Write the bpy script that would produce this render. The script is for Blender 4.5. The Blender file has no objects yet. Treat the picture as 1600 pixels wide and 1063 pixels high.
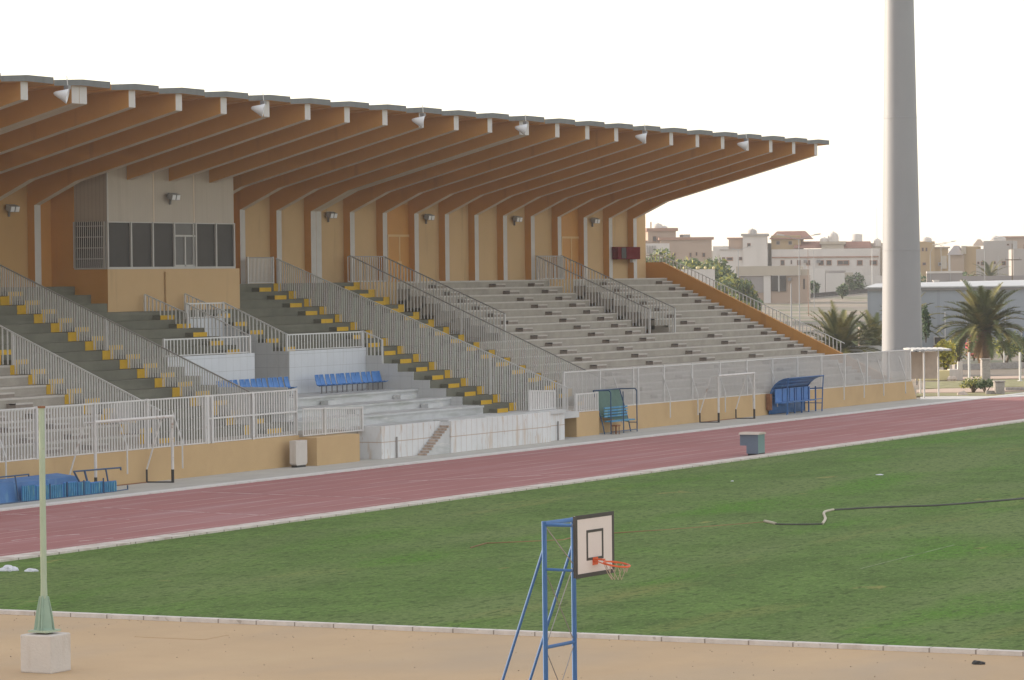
import bpy, bmesh, math, random
from mathutils import Vector, Matrix
random.seed(7)
R_ = math.radians
# ---------------------------------------------------------------- camera, sky, sun, exposure
C = bpy.data.collections.new('scene'); bpy.context.scene.collection.children.link(C)
sc = bpy.context.scene
FPX, CX, CY, CAMH = 5400.0, 800.0, 531.5, 8.0
_x = Vector((3500-CX, -(399-CY), -FPX)).normalized()
_c = (.011*_x.x-_x.y)/_x.z
_u = Vector((-.011, 1, _c)).normalized()
_y = _u.cross(_x)
ROT = Matrix((_x, _y, _u))                      # camera axes -> world axes
cd = bpy.data.cameras.new('camera'); cam = bpy.data.objects.new('camera', cd); C.objects.link(cam)
cam.matrix_world = Matrix.Translation((0, 0, CAMH)) @ ROT.to_4x4()
cd.sensor_width = 36; cd.lens = FPX/1600*36; cd.clip_start = 1; cd.clip_end = 20000
sc.camera = cam
SUN_AZ, SUN_EL = R_(91), R_(11)
w = bpy.data.worlds.new('World'); sc.world = w; w.use_nodes = True
nt = w.node_tree; bg = nt.nodes['Background']; sky = nt.nodes.new('ShaderNodeTexSky')
sky.sky_type = 'NISHITA'; sky.sun_disc = False; sky.sun_elevation = SUN_EL
sky.sun_rotation = math.pi/2-SUN_AZ; sky.air_density = 1.0; sky.dust_density = 0.6; sky.ozone_density = 1.0
tint = nt.nodes.new('ShaderNodeMix'); tint.data_type = 'RGBA'; tint.blend_type = 'MULTIPLY'; tint.inputs['Factor'].default_value = 1
tint.inputs['B'].default_value = (1.13, 1.0, .91, 1); nt.links.new(sky.outputs[0], tint.inputs['A'])
veil = nt.nodes.new('ShaderNodeMix'); veil.data_type = 'RGBA'; veil.inputs['Factor'].default_value = .45; veil.inputs['B'].default_value = (7.2, 7.0, 6.9, 1)   # thin high haze over the whole sky
nt.links.new(tint.outputs['Result'], veil.inputs['A']); nt.links.new(veil.outputs['Result'], bg.inputs[0]); bg.inputs[1].default_value = .15
sd = bpy.data.lights.new('sun', 'SUN'); sd.energy = 4.5; sd.angle = R_(.6); sd.color = (1, .88, .72)
so = bpy.data.objects.new('sun', sd); C.objects.link(so)
so.rotation_euler = Vector((math.cos(SUN_AZ)*math.cos(SUN_EL), math.sin(SUN_AZ)*math.cos(SUN_EL), math.sin(SUN_EL))).to_track_quat('Z', 'Y').to_euler()
sc.view_settings.view_transform = 'Standard'; sc.view_settings.look = 'None'
sc.view_settings.exposure = .8; sc.view_settings.gamma = 1
sc.cycles.max_bounces = 6; sc.cycles.diffuse_bounces = 4

def ray(px, py):
    return ROT @ Vector((px-CX, -(py-CY), -FPX))
def at(px, py, D):
    return Vector((0, 0, CAMH)) + ray(px, py)*(D/FPX)
def onz(px, py, z=0.0):
    d = ray(px, py); return Vector((0, 0, CAMH)) + d*((z-CAMH)/d.z)
def onY(px, py, Y):
    d = ray(px, py); return Vector((0, 0, CAMH)) + d*(Y/d.y)
def terrain(x, y):
    r = math.hypot(x, y)
    if r < 300: return 0.0
    if r < 700: return (r-300)/400*4.4
    return 4.4+min(r-700, 600)/600*1.6

# ---------------------------------------------------------------- materials
def mat(name, col, rough=.85, var=.1, scale=.6, metal=0.0, bump=0.0, bscale=20, col2=None, amt=.5, stretch=(1, 1, 1), detail=6, spec=.3):
    m = bpy.data.materials.new(name); m.use_nodes = True; t = m.node_tree; n = t.nodes; L = t.links
    b = n['Principled BSDF']; b.inputs['Roughness'].default_value = rough; b.inputs['Metallic'].default_value = metal
    b.inputs['Specular IOR Level'].default_value = spec
    tc = n.new('ShaderNodeTexCoord'); mp = n.new('ShaderNodeMapping'); mp.inputs['Scale'].default_value = stretch
    L.new(tc.outputs['Object'], mp.inputs[0])
    nz = n.new('ShaderNodeTexNoise'); nz.inputs['Scale'].default_value = scale; nz.inputs['Detail'].default_value = detail; nz.inputs['Roughness'].default_value = .65
    L.new(mp.outputs[0], nz.inputs['Vector'])
    rp = n.new('ShaderNodeValToRGB'); L.new(nz.outputs[0], rp.inputs[0])
    rp.color_ramp.elements[0].position = .3; rp.color_ramp.elements[1].position = .7
    c0 = [c*(1-var) for c in col]; c1 = [min(1, c*(1+var)) for c in col]
    if col2: c1 = list(col2); c0 = list(col)
    rp.color_ramp.elements[0].color = (*c0, 1); rp.color_ramp.elements[1].color = (*c1, 1)
    if col2: rp.color_ramp.elements[0].position = amt-.18; rp.color_ramp.elements[1].position = amt+.18
    L.new(rp.outputs[0], b.inputs['Base Color'])
    if bump:
        nb = n.new('ShaderNodeTexNoise'); nb.inputs['Scale'].default_value = bscale; nb.inputs['Detail'].default_value = 4
        L.new(tc.outputs['Object'], nb.inputs['Vector'])
        bp = n.new('ShaderNodeBump'); bp.inputs['Strength'].default_value = bump; bp.inputs['Distance'].default_value = .05
        L.new(nb.outputs[0], bp.inputs['Height']); L.new(bp.outputs[0], b.inputs['Normal'])
    m['nz'] = 1
    return m
def stain(m, col, axis_stretch=(1.2, 1.2, .12), scale=2.0, thr=.58, width=.12, strength=.6):
    """streaks of dirt multiplied onto a material"""
    t = m.node_tree; n = t.nodes; L = t.links; b = n['Principled BSDF']
    src = b.inputs['Base Color'].links[0].from_socket
    tc = n.new('ShaderNodeTexCoord'); mp = n.new('ShaderNodeMapping'); mp.inputs['Scale'].default_value = axis_stretch
    L.new(tc.outputs['Object'], mp.inputs[0])
    nz = n.new('ShaderNodeTexNoise'); nz.inputs['Scale'].default_value = scale; nz.inputs['Detail'].default_value = 5
    L.new(mp.outputs[0], nz.inputs['Vector'])
    mr = n.new('ShaderNodeMapRange'); mr.inputs['From Min'].default_value = thr; mr.inputs['From Max'].default_value = thr+width; mr.inputs['To Max'].default_value = strength
    L.new(nz.outputs[0], mr.inputs['Value'])
    mx = n.new('ShaderNodeMix'); mx.data_type = 'RGBA'; L.new(mr.outputs[0], mx.inputs['Factor'])
    L.new(src, mx.inputs['A']); mx.inputs['B'].default_value = (*col, 1); L.new(mx.outputs['Result'], b.inputs['Base Color'])
    return m
def lines(m, axis, period, width, col, strength=.8, offset=0.0, wear=0.0):
    """thin joint or paint lines at a regular spacing along one object axis"""
    t = m.node_tree; n = t.nodes; L = t.links; b = n['Principled BSDF']
    src = b.inputs['Base Color'].links[0].from_socket
    tc = n.new('ShaderNodeTexCoord'); sp = n.new('ShaderNodeSeparateXYZ'); L.new(tc.outputs['Object'], sp.inputs[0])
    a = n.new('ShaderNodeMath'); a.operation = 'ADD'; a.inputs[1].default_value = offset+1000*period; L.new(sp.outputs[axis], a.inputs[0])
    md = n.new('ShaderNodeMath'); md.operation = 'MODULO'; md.inputs[1].default_value = period; L.new(a.outputs[0], md.inputs[0])
    ls = n.new('ShaderNodeMath'); ls.operation = 'LESS_THAN'; ls.inputs[1].default_value = width; L.new(md.outputs[0], ls.inputs[0])
    ml = n.new('ShaderNodeMath'); ml.operation = 'MULTIPLY'; ml.inputs[1].default_value = strength; L.new(ls.outputs[0], ml.inputs[0])
    fac = ml.outputs[0]
    if wear:
        nz = n.new('ShaderNodeTexNoise'); nz.inputs['Scale'].default_value = wear; nz.inputs['Detail'].default_value = 5; L.new(tc.outputs['Object'], nz.inputs['Vector'])
        mr = n.new('ShaderNodeMapRange'); mr.inputs['From Min'].default_value = .38; mr.inputs['From Max'].default_value = .62; L.new(nz.outputs[0], mr.inputs['Value'])
        m2 = n.new('ShaderNodeMath'); m2.operation = 'MULTIPLY'; L.new(fac, m2.inputs[0]); L.new(mr.outputs[0], m2.inputs[1]); fac = m2.outputs[0]
    mx = n.new('ShaderNodeMix'); mx.data_type = 'RGBA'; L.new(fac, mx.inputs['Factor']); L.new(src, mx.inputs['A']); mx.inputs['B'].default_value = (*col, 1)
    L.new(mx.outputs['Result'], b.inputs['Base Color'])
    return m

OCHRE = (.54, .268, .078)
M = {}
M['ochre'] = stain(mat('ochre_paint', OCHRE, var=.06, scale=.35), (.30, .15, .06), scale=1.2, thr=.6, strength=.35)
M['tan'] = stain(mat('tan_plaster', (.54, .365, .195), var=.05, scale=.3), (.36, .25, .145), scale=1.5, thr=.62, strength=.4)
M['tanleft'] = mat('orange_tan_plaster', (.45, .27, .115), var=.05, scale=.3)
M['wallbeige'] = stain(mat('beige_wall_paint', (.51, .35, .185), var=.06, scale=.5, bump=.15), (.42, .27, .15), (1, 1, .5), 1.1, .58, .2, .35)
M['offwhite'] = mat('offwhite_paint', (.60, .50, .40), var=.06)
M['colwhite'] = mat('column_white_paint', (.54, .51, .49), var=.05, scale=1.5)
M['roofgrey'] = stain(mat('roof_edge_concrete', (.165, .17, .17), var=.12, scale=1.2), (.12, .12, .12), (2, 2, .3), 2, .55, .2, .5)
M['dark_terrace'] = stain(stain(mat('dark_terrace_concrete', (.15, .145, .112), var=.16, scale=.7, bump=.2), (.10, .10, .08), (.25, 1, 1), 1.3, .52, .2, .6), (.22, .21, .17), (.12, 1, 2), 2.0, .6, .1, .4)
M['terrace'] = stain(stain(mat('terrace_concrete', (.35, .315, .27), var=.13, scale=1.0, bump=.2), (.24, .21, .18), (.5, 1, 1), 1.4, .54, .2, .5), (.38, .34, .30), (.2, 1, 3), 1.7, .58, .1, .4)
M['nosing'] = stain(mat('nosing_paint', (.50, .46, .42), var=.1, scale=3), (.32, .29, .26), (1, 1, 1), 3, .6, .1, .5)
M['blockdark'] = mat('half_step_concrete', (.25, .21, .18), var=.15, scale=3)
M['yellow'] = stain(mat('yellow_paint', (.62, .37, .022), var=.08, scale=2, rough=.6), (.35, .24, .06), (1, 1, 1), 5, .6, .08, .5)
M['tile'] = lines(lines(stain(mat('white_tile', (.57, .585, .62), var=.05, scale=.8, rough=.45), (.42, .40, .38), (1, 1, .3), 2.5, .6, .15, .35), 0, .62, .02, (.42, .42, .43)), 2, .62, .02, (.40, .40, .41))
M['tileside'] = lines(lines(stain(mat('grey_tile', (.50, .50, .50), var=.05, scale=.8, rough=.45), (.40, .38, .36), (1, 1, .3), 2.5, .6, .15, .35), 1, .62, .02, (.40, .40, .41)), 2, .62, .02, (.36, .36, .37))
M['tilefront'] = lines(lines(stain(stain(mat('stained_tile', (.64, .64, .645), var=.07, scale=.8, rough=.5), (.50, .36, .24), (1.6, 1.6, .35), 2.2, .56, .12, .5), (.36, .17, .08), (3, 3, .5), 2.6, .66, .05, .5), 0, .52, .03, (.42, .33, .27), .8), 2, .74, .035, (.40, .27, .19), .8)
M['marble'] = stain(stain(mat('weathered_marble', (.50, .50, .50), var=.1, scale=1.0, rough=.6), (.33, .34, .31), (.25, 1, 1.5), 1.8, .5, .15, .6), (.62, .60, .57), (.3, 2, 2), 2.5, .6, .05, .6)
M['railwhite'] = stain(mat('rail_white_paint', (.60, .585, .575), var=.06, scale=3, rough=.5), (.36, .26, .20), (1, 1, 1), 3, .68, .05, .5)
M['raildark'] = mat('rail_dark_metal', (.31, .29, .28), var=.1, rough=.5)
M['railgrey'] = mat('rail_grey_paint', (.56, .545, .535), var=.06, scale=3, rough=.5)
M['door'] = mat('door_orange_paint', (.50, .235, .055), var=.06, rough=.6)
M['doorline'] = mat('door_frame_cream', (.60, .40, .20), var=.05)
M['lampwhite'] = mat('lamp_enamel', (.74, .74, .76), var=.04, rough=.4)
M['faintrust'] = mat('faint_rust_stain', (.42, .32, .26), var=.3, scale=6)
M['cladding'] = lines(stain(mat('pinkish_cladding', (.42, .362, .305), var=.05, scale=.5, rough=.5), (.36, .30, .25), (2, 2, .1), 1.5, .5, .2, .5), 0, .21, .03, (.38, .32, .27), .5)
M['claddingside'] = lines(stain(mat('pinkish_cladding_side', (.42, .362, .305), var=.05, scale=.5, rough=.5), (.36, .30, .25), (2, 2, .1), 1.5, .5, .2, .5), 1, .21, .05, (.34, .29, .245), .6)
M['glass'] = stain(mat('dusty_dark_glass', (.05, .045, .044), var=.12, rough=.45, spec=.15), (.075, .066, .062), (.6, .6, .2), 1.3, .5, .3, .5)
M['glasslight'] = mat('light_dusty_glass', (.15, .145, .14), var=.1, rough=.5, spec=.15)
M['alu'] = mat('window_frame_white', (.46, .44, .42), var=.04, rough=.5)
M['blue'] = stain(mat('blue_plastic', (.065, .20, .50), var=.12, scale=2, rough=.5), (.16, .32, .50), (1, 1, 1), 4, .62, .1, .4)
M['bluepanel'] = stain(mat('faded_blue_sheet', (.055, .155, .36), var=.15, scale=1, rough=.55), (.16, .33, .46), (1, 1, .4), 2.5, .6, .15, .5)
M['bluelight'] = stain(mat('faded_cyan_blue', (.06, .24, .42), var=.2, scale=3, rough=.6), (.22, .42, .42), (2, 2, .3), 4, .55, .1, .6)
M['bluesteel'] = mat('blue_painted_steel', (.035, .115, .29), var=.12, scale=2, rough=.5)
M['navysteel'] = mat('navy_painted_steel', (.035, .075, .15), var=.15, scale=2, rough=.5)
M['greensheet'] = mat('dark_green_sheet', (.065, .13, .105), var=.15, scale=1.5, rough=.6)
M['metal'] = mat('grey_metal', (.22, .21, .21), var=.1, rough=.5, metal=.3)
M['black'] = mat('black_rubber', (.035, .033, .032), var=.2, rough=.6)
M['rust'] = mat('rusty_brown', (.22, .10, .05), var=.3, scale=5)
M['goalwhite'] = stain(mat('goal_white_paint', (.60, .57, .55), var=.06, scale=3, rough=.5), (.35, .22, .16), (1, 1, 1), 4, .6, .08, .7)
M['maroon'] = mat('maroon_sheet', (.13, .010, .012), var=.2, scale=3, rough=.9, spec=.08)
M['track'] = stain(stain(mat('track_rubber', (.32, .135, .130), var=.08, scale=.15, rough=.95, bump=.15, bscale=60), (.365, .205, .205), (.06, .7, 1), 1.1, .48, .2, .6), (.28, .12, .12), (.03, .5, 1), 1.3, .55, .2, .5)
lines(M['track'], 1, 1.22, .06, (.62, .48, .46), .75, offset=.35, wear=.25)
M['apron'] = lines(lines(stain(mat('apron_pavers', (.42, .40, .365), var=.08, scale=.4, bump=.2), (.34, .32, .29), (.3, 1, 1), 1, .52, .2, .5), 0, 1.5, .05, (.30, .285, .26), .6), 1, 1.3, .04, (.30, .285, .26), .5)
M['kerb'] = lines(stain(stain(mat('kerb_concrete', (.58, .52, .47), var=.12, scale=2.5, bump=.3), (.36, .27, .22), (1, 1, 1), 1.2, .53, .15, .7), (.20, .15, .12), (1, 1, 1), 5, .66, .04, .6), 0, 1.02, .06, (.22, .17, .14), .8)
M['kerby'] = lines(stain(stain(mat('near_kerb_concrete', (.60, .54, .50), var=.12, scale=2.5, bump=.3), (.40, .33, .28), (1, 1, 1), 1.2, .55, .15, .6), (.25, .2, .16), (1, 1, 1), 6, .66, .04, .5), 1, 1.02, .035, (.20, .16, .13), .8)
M['whitekerb'] = stain(mat('white_kerb', (.60, .58, .56), var=.08, scale=2, bump=.2), (.4, .37, .35), (1, 1, 1), 3, .6, .1, .5)
M['tanpave'] = stain(stain(stain(mat('tan_asphalt', (.47, .325, .19), var=.07, scale=.25, bump=.25, bscale=40), (.34, .275, .21), (.25, .6, 1), .35, .5, .25, .6), (.50, .36, .215), (.3, .4, 1), .5, .55, .2, .5), (.24, .18, .12), (1, 1, 1), 9, .7, .05, .5)
M['sand'] = stain(stain(mat('sandy_ground', (.27, .215, .165), var=.15, scale=.05, bump=.2, bscale=3), (.18, .155, .13), (1, 1, 1), .04, .50, .12, .8), (.13, .14, .075), (1, 1, 1), .13, .54, .06, .8)
M['sandpath'] = mat('pinkish_paving', (.50, .37, .29), var=.08, scale=1)
M['dryland'] = mat('dry_grass_soil', (.26, .24, .12), var=.3, scale=1.2, bump=.4, bscale=6)
M['grasstone'] = mat('garden_stone', (.33, .30, .28), var=.25, scale=6, bump=.5, bscale=15)
M['mast'] = stain(mat('mast_paint', (.255, .255, .27), var=.03, scale=.3, rough=.55), (.23, .23, .243), (1, 1, .05), 1, .5, .3, .4)
M['polegreen'] = stain(mat('pale_green_pole_paint', (.36, .43, .32), var=.06, scale=3, rough=.5), (.30, .24, .18), (1, 1, 1), 4, .68, .06, .6)
M['flaregreen'] = mat('green_cast_base', (.27, .37, .29), var=.08, scale=3, rough=.5)
M['blockwhite'] = stain(mat('whitewashed_concrete', (.56, .51, .47), var=.05, scale=1.5, bump=.3), (.46, .39, .33), (2, 2, .4), 2, .52, .2, .5)
M['boardwhite'] = mat('backboard_white', (.62, .56, .54), var=.04, scale=1, rough=.4)
M['boardblack'] = mat('backboard_black', (.045, .042, .04), var=.1, rough=.5)
M['rim'] = mat('rim_orange', (.62, .11, .035), var=.15, scale=6, rough=.5)
M['net'] = mat('net_cord', (.42, .33, .28), var=.1)
M['cabinet'] = mat('cabinet_blue_grey', (.15, .19, .25), var=.06, scale=2, rough=.5)
M['cabinetgreen'] = mat('cabinet_teal', (.14, .23, .225), var=.06, scale=2, rough=.5)
M['cabtop'] = mat('cabinet_lid', (.50, .42, .36), var=.1, scale=2)
M['bag'] = mat('white_plastic_bag', (.62, .62, .68), var=.1, scale=5, rough=.4)
M['hose'] = mat('dark_hose', (.06, .058, .05), var=.2, rough=.5)
M['hosepale'] = mat('pale_hose', (.46, .40, .30), var=.1, rough=.5)
M['shedblue'] = lines(mat('pale_blue_corrugated', (.27, .295, .33), var=.04, scale=.2, rough=.5), 0, .9, .08, (.235, .255, .285), .6)
M['shedroof'] = mat('white_sheet_roof', (.46, .46, .465), var=.05, rough=.6)
M['lemon'] = mat('pale_yellow_paint', (.68, .58, .32), var=.05)
M['trunk'] = mat('palm_trunk', (.17, .11, .065), var=.35, scale=5, bump=.8, bscale=10)
M['lampgrey'] = mat('galvanised_steel', (.30, .30, .31), var=.06, rough=.5)
M['leafyellow'] = mat('yellow_leaf', (.48, .40, .05), var=.3, scale=1.5, rough=.7)
M['frond'] = mat('palm_frond', (.085, .10, .03), var=.45, scale=1.5, rough=.6)
M['frondy'] = mat('palm_frond_yellowed', (.19, .17, .05), var=.4, scale=1.5, rough=.6)
M['frondbrown'] = mat('palm_frond_dead', (.24, .15, .07), var=.3, scale=1.5)
M['leaf'] = mat('leaf_green', (.085, .12, .045), var=.4, scale=.8, rough=.7)
M['leafy'] = mat('leaf_yellow_green', (.27, .26, .045), var=.35, scale=1.5, rough=.7)
M['leafdark'] = mat('cypress_green', (.03, .065, .018), var=.4, scale=2, rough=.7)
M['flower'] = mat('pink_flower', (.60, .14, .16), var=.2, scale=4)
M['bark'] = mat('bark', (.12, .09, .06), var=.3, scale=4)

M['fadedline'] = stain(mat('faded_chalk_line', (.20, .24, .13), var=.2, scale=2), (.09, .14, .035), (1, 1, 1), 2, .45, .15, 1)
def grass_mat():
    m = mat('mown_grass', (.10, .165, .038), var=.3, scale=.35, rough=.95, bump=1.0, bscale=9, spec=.1)
    stain(m, (.145, .19, .065), (.12, .45, 1), .45, .46, .16, .85)
    stain(m, (.075, .19, .014), (.10, .35, 1), .6, .54, .14, .85)
    stain(m, (.26, .22, .08), (.07, .40, 1), .5, .60, .12, .6)
    stain(m, (.34, .26, .10), (.5, 1.0, 1), .6, .68, .06, .6)
    stain(m, (.045, .075, .018), (1.2, 2.6, 1), 1.6, .54, .1, .75)
    stain(m, (.19, .25, .08), (2.0, 4.5, 1), 2.4, .57, .08, .65)
    stain(m, (.05, .085, .02), (1, 1, 1), 7.0, .53, .1, .6)
    stain(m, (.20, .26, .09), (1, 1, 1), 9.0, .60, .08, .5)
    return m
M['grass'] = grass_mat()

# ---------------------------------------------------------------- builders
OFF = {}
class MB:
    def __init__(s): s.v = []; s.f = []; s.m = []
    def face(s, pts, m=0):
        i = len(s.v); s.v += [tuple(p) for p in pts]; s.f.append(tuple(range(i, i+len(pts)))); s.m.append(m); return s
    def box(s, x0, x1, y0, y1, z0, z1, m=0, ms=None):
        """ms: optional dict face->mat with keys -x +x -y +y -z +z"""
        i = len(s.v)
        s.v += [(x0, y0, z0), (x1, y0, z0), (x1, y1, z0), (x0, y1, z0), (x0, y0, z1), (x1, y0, z1), (x1, y1, z1), (x0, y1, z1)]
        fs = [('-z', (3, 2, 1, 0)), ('+z', (4, 5, 6, 7)), ('-y', (0, 1, 5, 4)), ('+x', (1, 2, 6, 5)), ('+y', (2, 3, 7, 6)), ('-x', (3, 0, 4, 7))]
        for k, f in fs: s.f.append(tuple(i+j for j in f)); s.m.append((ms or {}).get(k, m))
        return s
    def obox(s, o, ux, uy, uz, m=0):
        """box from corner o with edge vectors"""
        o, ux, uy, uz = map(Vector, (o, ux, uy, uz)); i = len(s.v)
        s.v += [tuple(p) for p in (o, o+ux, o+ux+uy, o+uy, o+uz, o+ux+uz, o+ux+uy+uz, o+uy+uz)]
        for f in ((3, 2, 1, 0), (4, 5, 6, 7), (0, 1, 5, 4), (1, 2, 6, 5), (2, 3, 7, 6), (3, 0, 4, 7)): s.f.append(tuple(i+j for j in f)); s.m.append(m)
        return s
    def tube(s, p, q, r, n=8, m=0, r2=None, cap=True):
        p, q = Vector(p), Vector(q); d = (q-p).normalized()
        a = d.cross(Vector((0, 0, 1)) if abs(d.z) < .9 else Vector((1, 0, 0))).normalized(); b = d.cross(a)
        i = len(s.v); r2 = r if r2 is None else r2
        for c, rr in ((p, r), (q, r2)):
            for k in range(n):
                t = 2*math.pi*k/n; s.v.append(tuple(c+a*(math.cos(t)*rr)+b*(math.sin(t)*rr)))
        for k in range(n):
            k2 = (k+1) % n; s.f.append((i+k, i+k2, i+n+k2, i+n+k)); s.m.append(m)
        if cap:
            s.f.append(tuple(i+k for k in range(n))[::-1]); s.m.append(m); s.f.append(tuple(i+n+k for k in range(n))); s.m.append(m)
        return s
    def path(s, pts, r, n=8, m=0):
        for a, b in zip(pts, pts[1:]): s.tube(a, b, r, n, m)
        return s
    def prism(s, poly, axis, a0, a1, m=0, em=None):
        """poly: 2D points in the two other axes; em: material per edge"""
        def P(u, v, a):
            return {0: (a, u, v), 1: (u, a, v), 2: (u, v, a)}[axis]
        n = len(poly); i = len(s.v)
        s.v += [P(u, v, a0) for u, v in poly]+[P(u, v, a1) for u, v in poly]
        s.f.append(tuple(i+k for k in range(n))[::-1]); s.m.append(m); s.f.append(tuple(i+n+k for k in range(n))); s.m.append(m)
        for k in range(n):
            k2 = (k+1) % n; s.f.append((i+k, i+k2, i+n+k2, i+n+k)); s.m.append(em[k] if em else m)
        return s
    def lathe(s, c, prof, n=16, m=0, axis=(0, 0, 1)):
        c = Vector(c); q = Vector(axis).to_track_quat('Z', 'Y'); i = len(s.v)
        for r, z in prof:
            for k in range(n):
                t = 2*math.pi*k/n; s.v.append(tuple(c+q @ Vector((r*math.cos(t), r*math.sin(t), z))))
        for j in range(len(prof)-1):
            for k in range(n):
                k2 = (k+1) % n; s.f.append((i+j*n+k, i+j*n+k2, i+(j+1)*n+k2, i+(j+1)*n+k)); s.m.append(m)
        return s
    def build(s, name, mats, parent=None, smooth=False, recalc=True):
        off = Vector((0, 0, 0))
        if parent is not None:
            p = parent
            while p.parent: p = p.parent
            off = OFF.get(p.name, off)
        me = bpy.data.meshes.new(name)
        me.from_pydata([tuple(Vector(v)-off) for v in s.v], [], s.f)
        if not isinstance(mats, (list, tuple)): mats = [mats]
        for m in mats: me.materials.append(M[m] if isinstance(m, str) else m)
        me.polygons.foreach_set('material_index', s.m)
        if recalc:
            bm = bmesh.new(); bm.from_mesh(me); bmesh.ops.recalc_face_normals(bm, faces=bm.faces); bm.to_mesh(me); bm.free()
        if smooth:
            for p in me.polygons: p.use_smooth = True
        o = bpy.data.objects.new(name, me); C.objects.link(o)
        if parent is not None: o.parent = parent
        return o
def tag(o, label, cat, group=None):
    o['label'] = label; o['category'] = cat
    if group: o['group'] = group
    return o
def thing(name, label, cat, loc=(0, 0, 0), group=None):
    o = bpy.data.objects.new(name, None); C.objects.link(o); o.location = loc; o.empty_display_size = .5
    OFF[o.name] = Vector(loc)
    return tag(o, label, cat, group)
def struct(mb, name, mats, kind='structure', **k):
    o = mb.build(name, mats, **k); o['kind'] = kind; return o
def copy_tree(o, parent=None):
    c = o.copy(); C.objects.link(c)
    if parent is not None: c.parent = parent
    for ch in [x for x in bpy.data.objects if x.parent == o]: copy_tree(ch, c)
    return c

# ---------------------------------------------------------------- ground
NX = 68.3                                        # near kerb line
def ground():
    m = MB(); n = 90; xs = [-400+ i*i*.62 for i in range(n)]; ys = [-900+i*32 for i in range(75)]
    xs = [-300, -100, 0, 60, 120, 180, 240, 300]+[300+40*i for i in range(1, 30)]+[1700, 2200, 3000, 4500, 7000]
    ys = [-5000, -3000, -2000]+[-1200+50*i for i in range(60)]+[2200, 3500, 5000]
    idx = {}
    for i, x in enumerate(xs):
        for j, y in enumerate(ys): idx[i, j] = len(m.v); m.v.append((x, y, terrain(x, y)-.03))
    for i in range(len(xs)-1):
        for j in range(len(ys)-1): m.f.append((idx[i, j], idx[i+1, j], idx[i+1, j+1], idx[i, j+1])); m.m.append(0)
    struct(m, 'ground', 'sand')
ground()
def sheet(name, x0, x1, y0, y1, z, mt): struct(MB().box(x0, x1, y0, y1, -.2, z), name, mt)
sheet('grass_pitch', NX+.25, 290, -60, 56.62, .02, 'grass')
sheet('running_track', -60, 330, 57.38, 69.15, .012, 'track')
sheet('paved_yard', -60, NX, -60, 57.0, .006, 'tanpave')
sheet('apron_pavement', -60, 203, 69.75, 73.6, .03, 'apron')
struct(MB().box(-60, 330, 56.62, 57.38, -.2, .08), 'kerb', 'kerb')
struct(MB().box(-60, 330, 69.15, 69.75, -.2, .06), 'white_kerb', 'whitekerb')
struct(MB().box(NX, NX+.25, -60, 57.0, -.2, .1), 'near_kerb', 'kerby')
M['trackpaint'] = stain(mat('worn_track_paint', (.55, .42, .41), var=.1, scale=2), (.305, .132, .138), (1, 1, 1), 1.5, .42, .2, .85)
def mark(a, b, wd=.08):
    p, q = onz(*a, .013), onz(*b, .013); d = (q-p).normalized(); s_ = Vector((-d.y, d.x, 0))*wd
    struct(MB().obox(Vector((p.x, p.y, -.05)), Vector((q.x-p.x, q.y-p.y, 0)), s_, (0, 0, .068)), 'track_marking', 'trackpaint')
for a, b in (((131, 792), (419, 806)), ((314, 769), (625, 780)), ((0, 803), (200, 812)), ((70, 839), (125, 835)), ((125, 846), (178, 841)), ((15, 829), (45, 827)), ((20, 845), (60, 840)), ((640, 752), (900, 741))): mark(a, b)
M['grit'] = mat('grit_stones', (.34, .26, .18), var=.4, scale=9)
m = MB()
for i in range(380):
    yy = random.uniform(8, 52); xx = NX-.02-abs(random.gauss(0, 3.2)) if i % 3 else random.uniform(55, NX-.1)
    rr = random.uniform(.007, .018); z_ = .008
    m.lathe((xx, yy, z_), [(rr, -.01), (rr*random.uniform(.7, 1.1), rr*.6), (0, rr*random.uniform(.8, 1.3))], 5)
struct(m, 'grit', 'grit', 'stuff')
# cover plate in the yard
t = tag(MB().box(65.0, 66.1, 40.2, 42.0, .004, .016).build('manhole_cover', 'tanpave'), 'flat rectangular cover plate in the tan yard beside the near kerb', 'cover plate')

# ---------------------------------------------------------------- grandstand
Yr = lambda k: 74.86+.884*k
zt = lambda k: 1.3+.3975*k
G = thing('grandstand', 'long ochre grandstand with ribbed cantilever roof over concrete terraces', 'grandstand', (139, 80, 0))
WB = 90.3
cols = [157.27-.53+0.0]
right = [160.89+3.625*i for i in range(11)]
left = [153.2-3.62*i for i in range(10)]
left2 = [112.87-3.62*i for i in range(16)]  # far bays are unseen, added so the stand shades the foreground
joint = [156.74, 157.3, 116.45, 117.01]
units = []
def terrace(x0, x1, ks, kind):
    m = MB()
    for k in ks:
        y1 = WB if k == 16 else Yr(k)+1.1
        m.box(x0, x1, Yr(k), y1, zt(k)-.62, zt(k), 0)
        if kind == 'terrace': m.box(x0, x1, Yr(k)-.012, Yr(k)+.27, zt(k)-.075, zt(k)+.004, 1)
    m.box(x0, x1, Yr(min(ks))+.3, WB, .1, zt(min(ks))-.05, 0)
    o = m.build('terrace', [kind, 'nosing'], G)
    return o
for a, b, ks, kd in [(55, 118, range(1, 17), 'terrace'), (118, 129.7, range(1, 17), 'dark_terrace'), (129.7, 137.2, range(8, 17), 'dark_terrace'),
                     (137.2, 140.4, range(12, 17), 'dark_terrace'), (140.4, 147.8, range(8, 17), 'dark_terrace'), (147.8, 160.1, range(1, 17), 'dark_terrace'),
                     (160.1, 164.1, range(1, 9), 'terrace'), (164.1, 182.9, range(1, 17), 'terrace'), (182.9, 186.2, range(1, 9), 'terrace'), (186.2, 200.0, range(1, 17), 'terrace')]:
    terrace(a, b, ks, kd)
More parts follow.
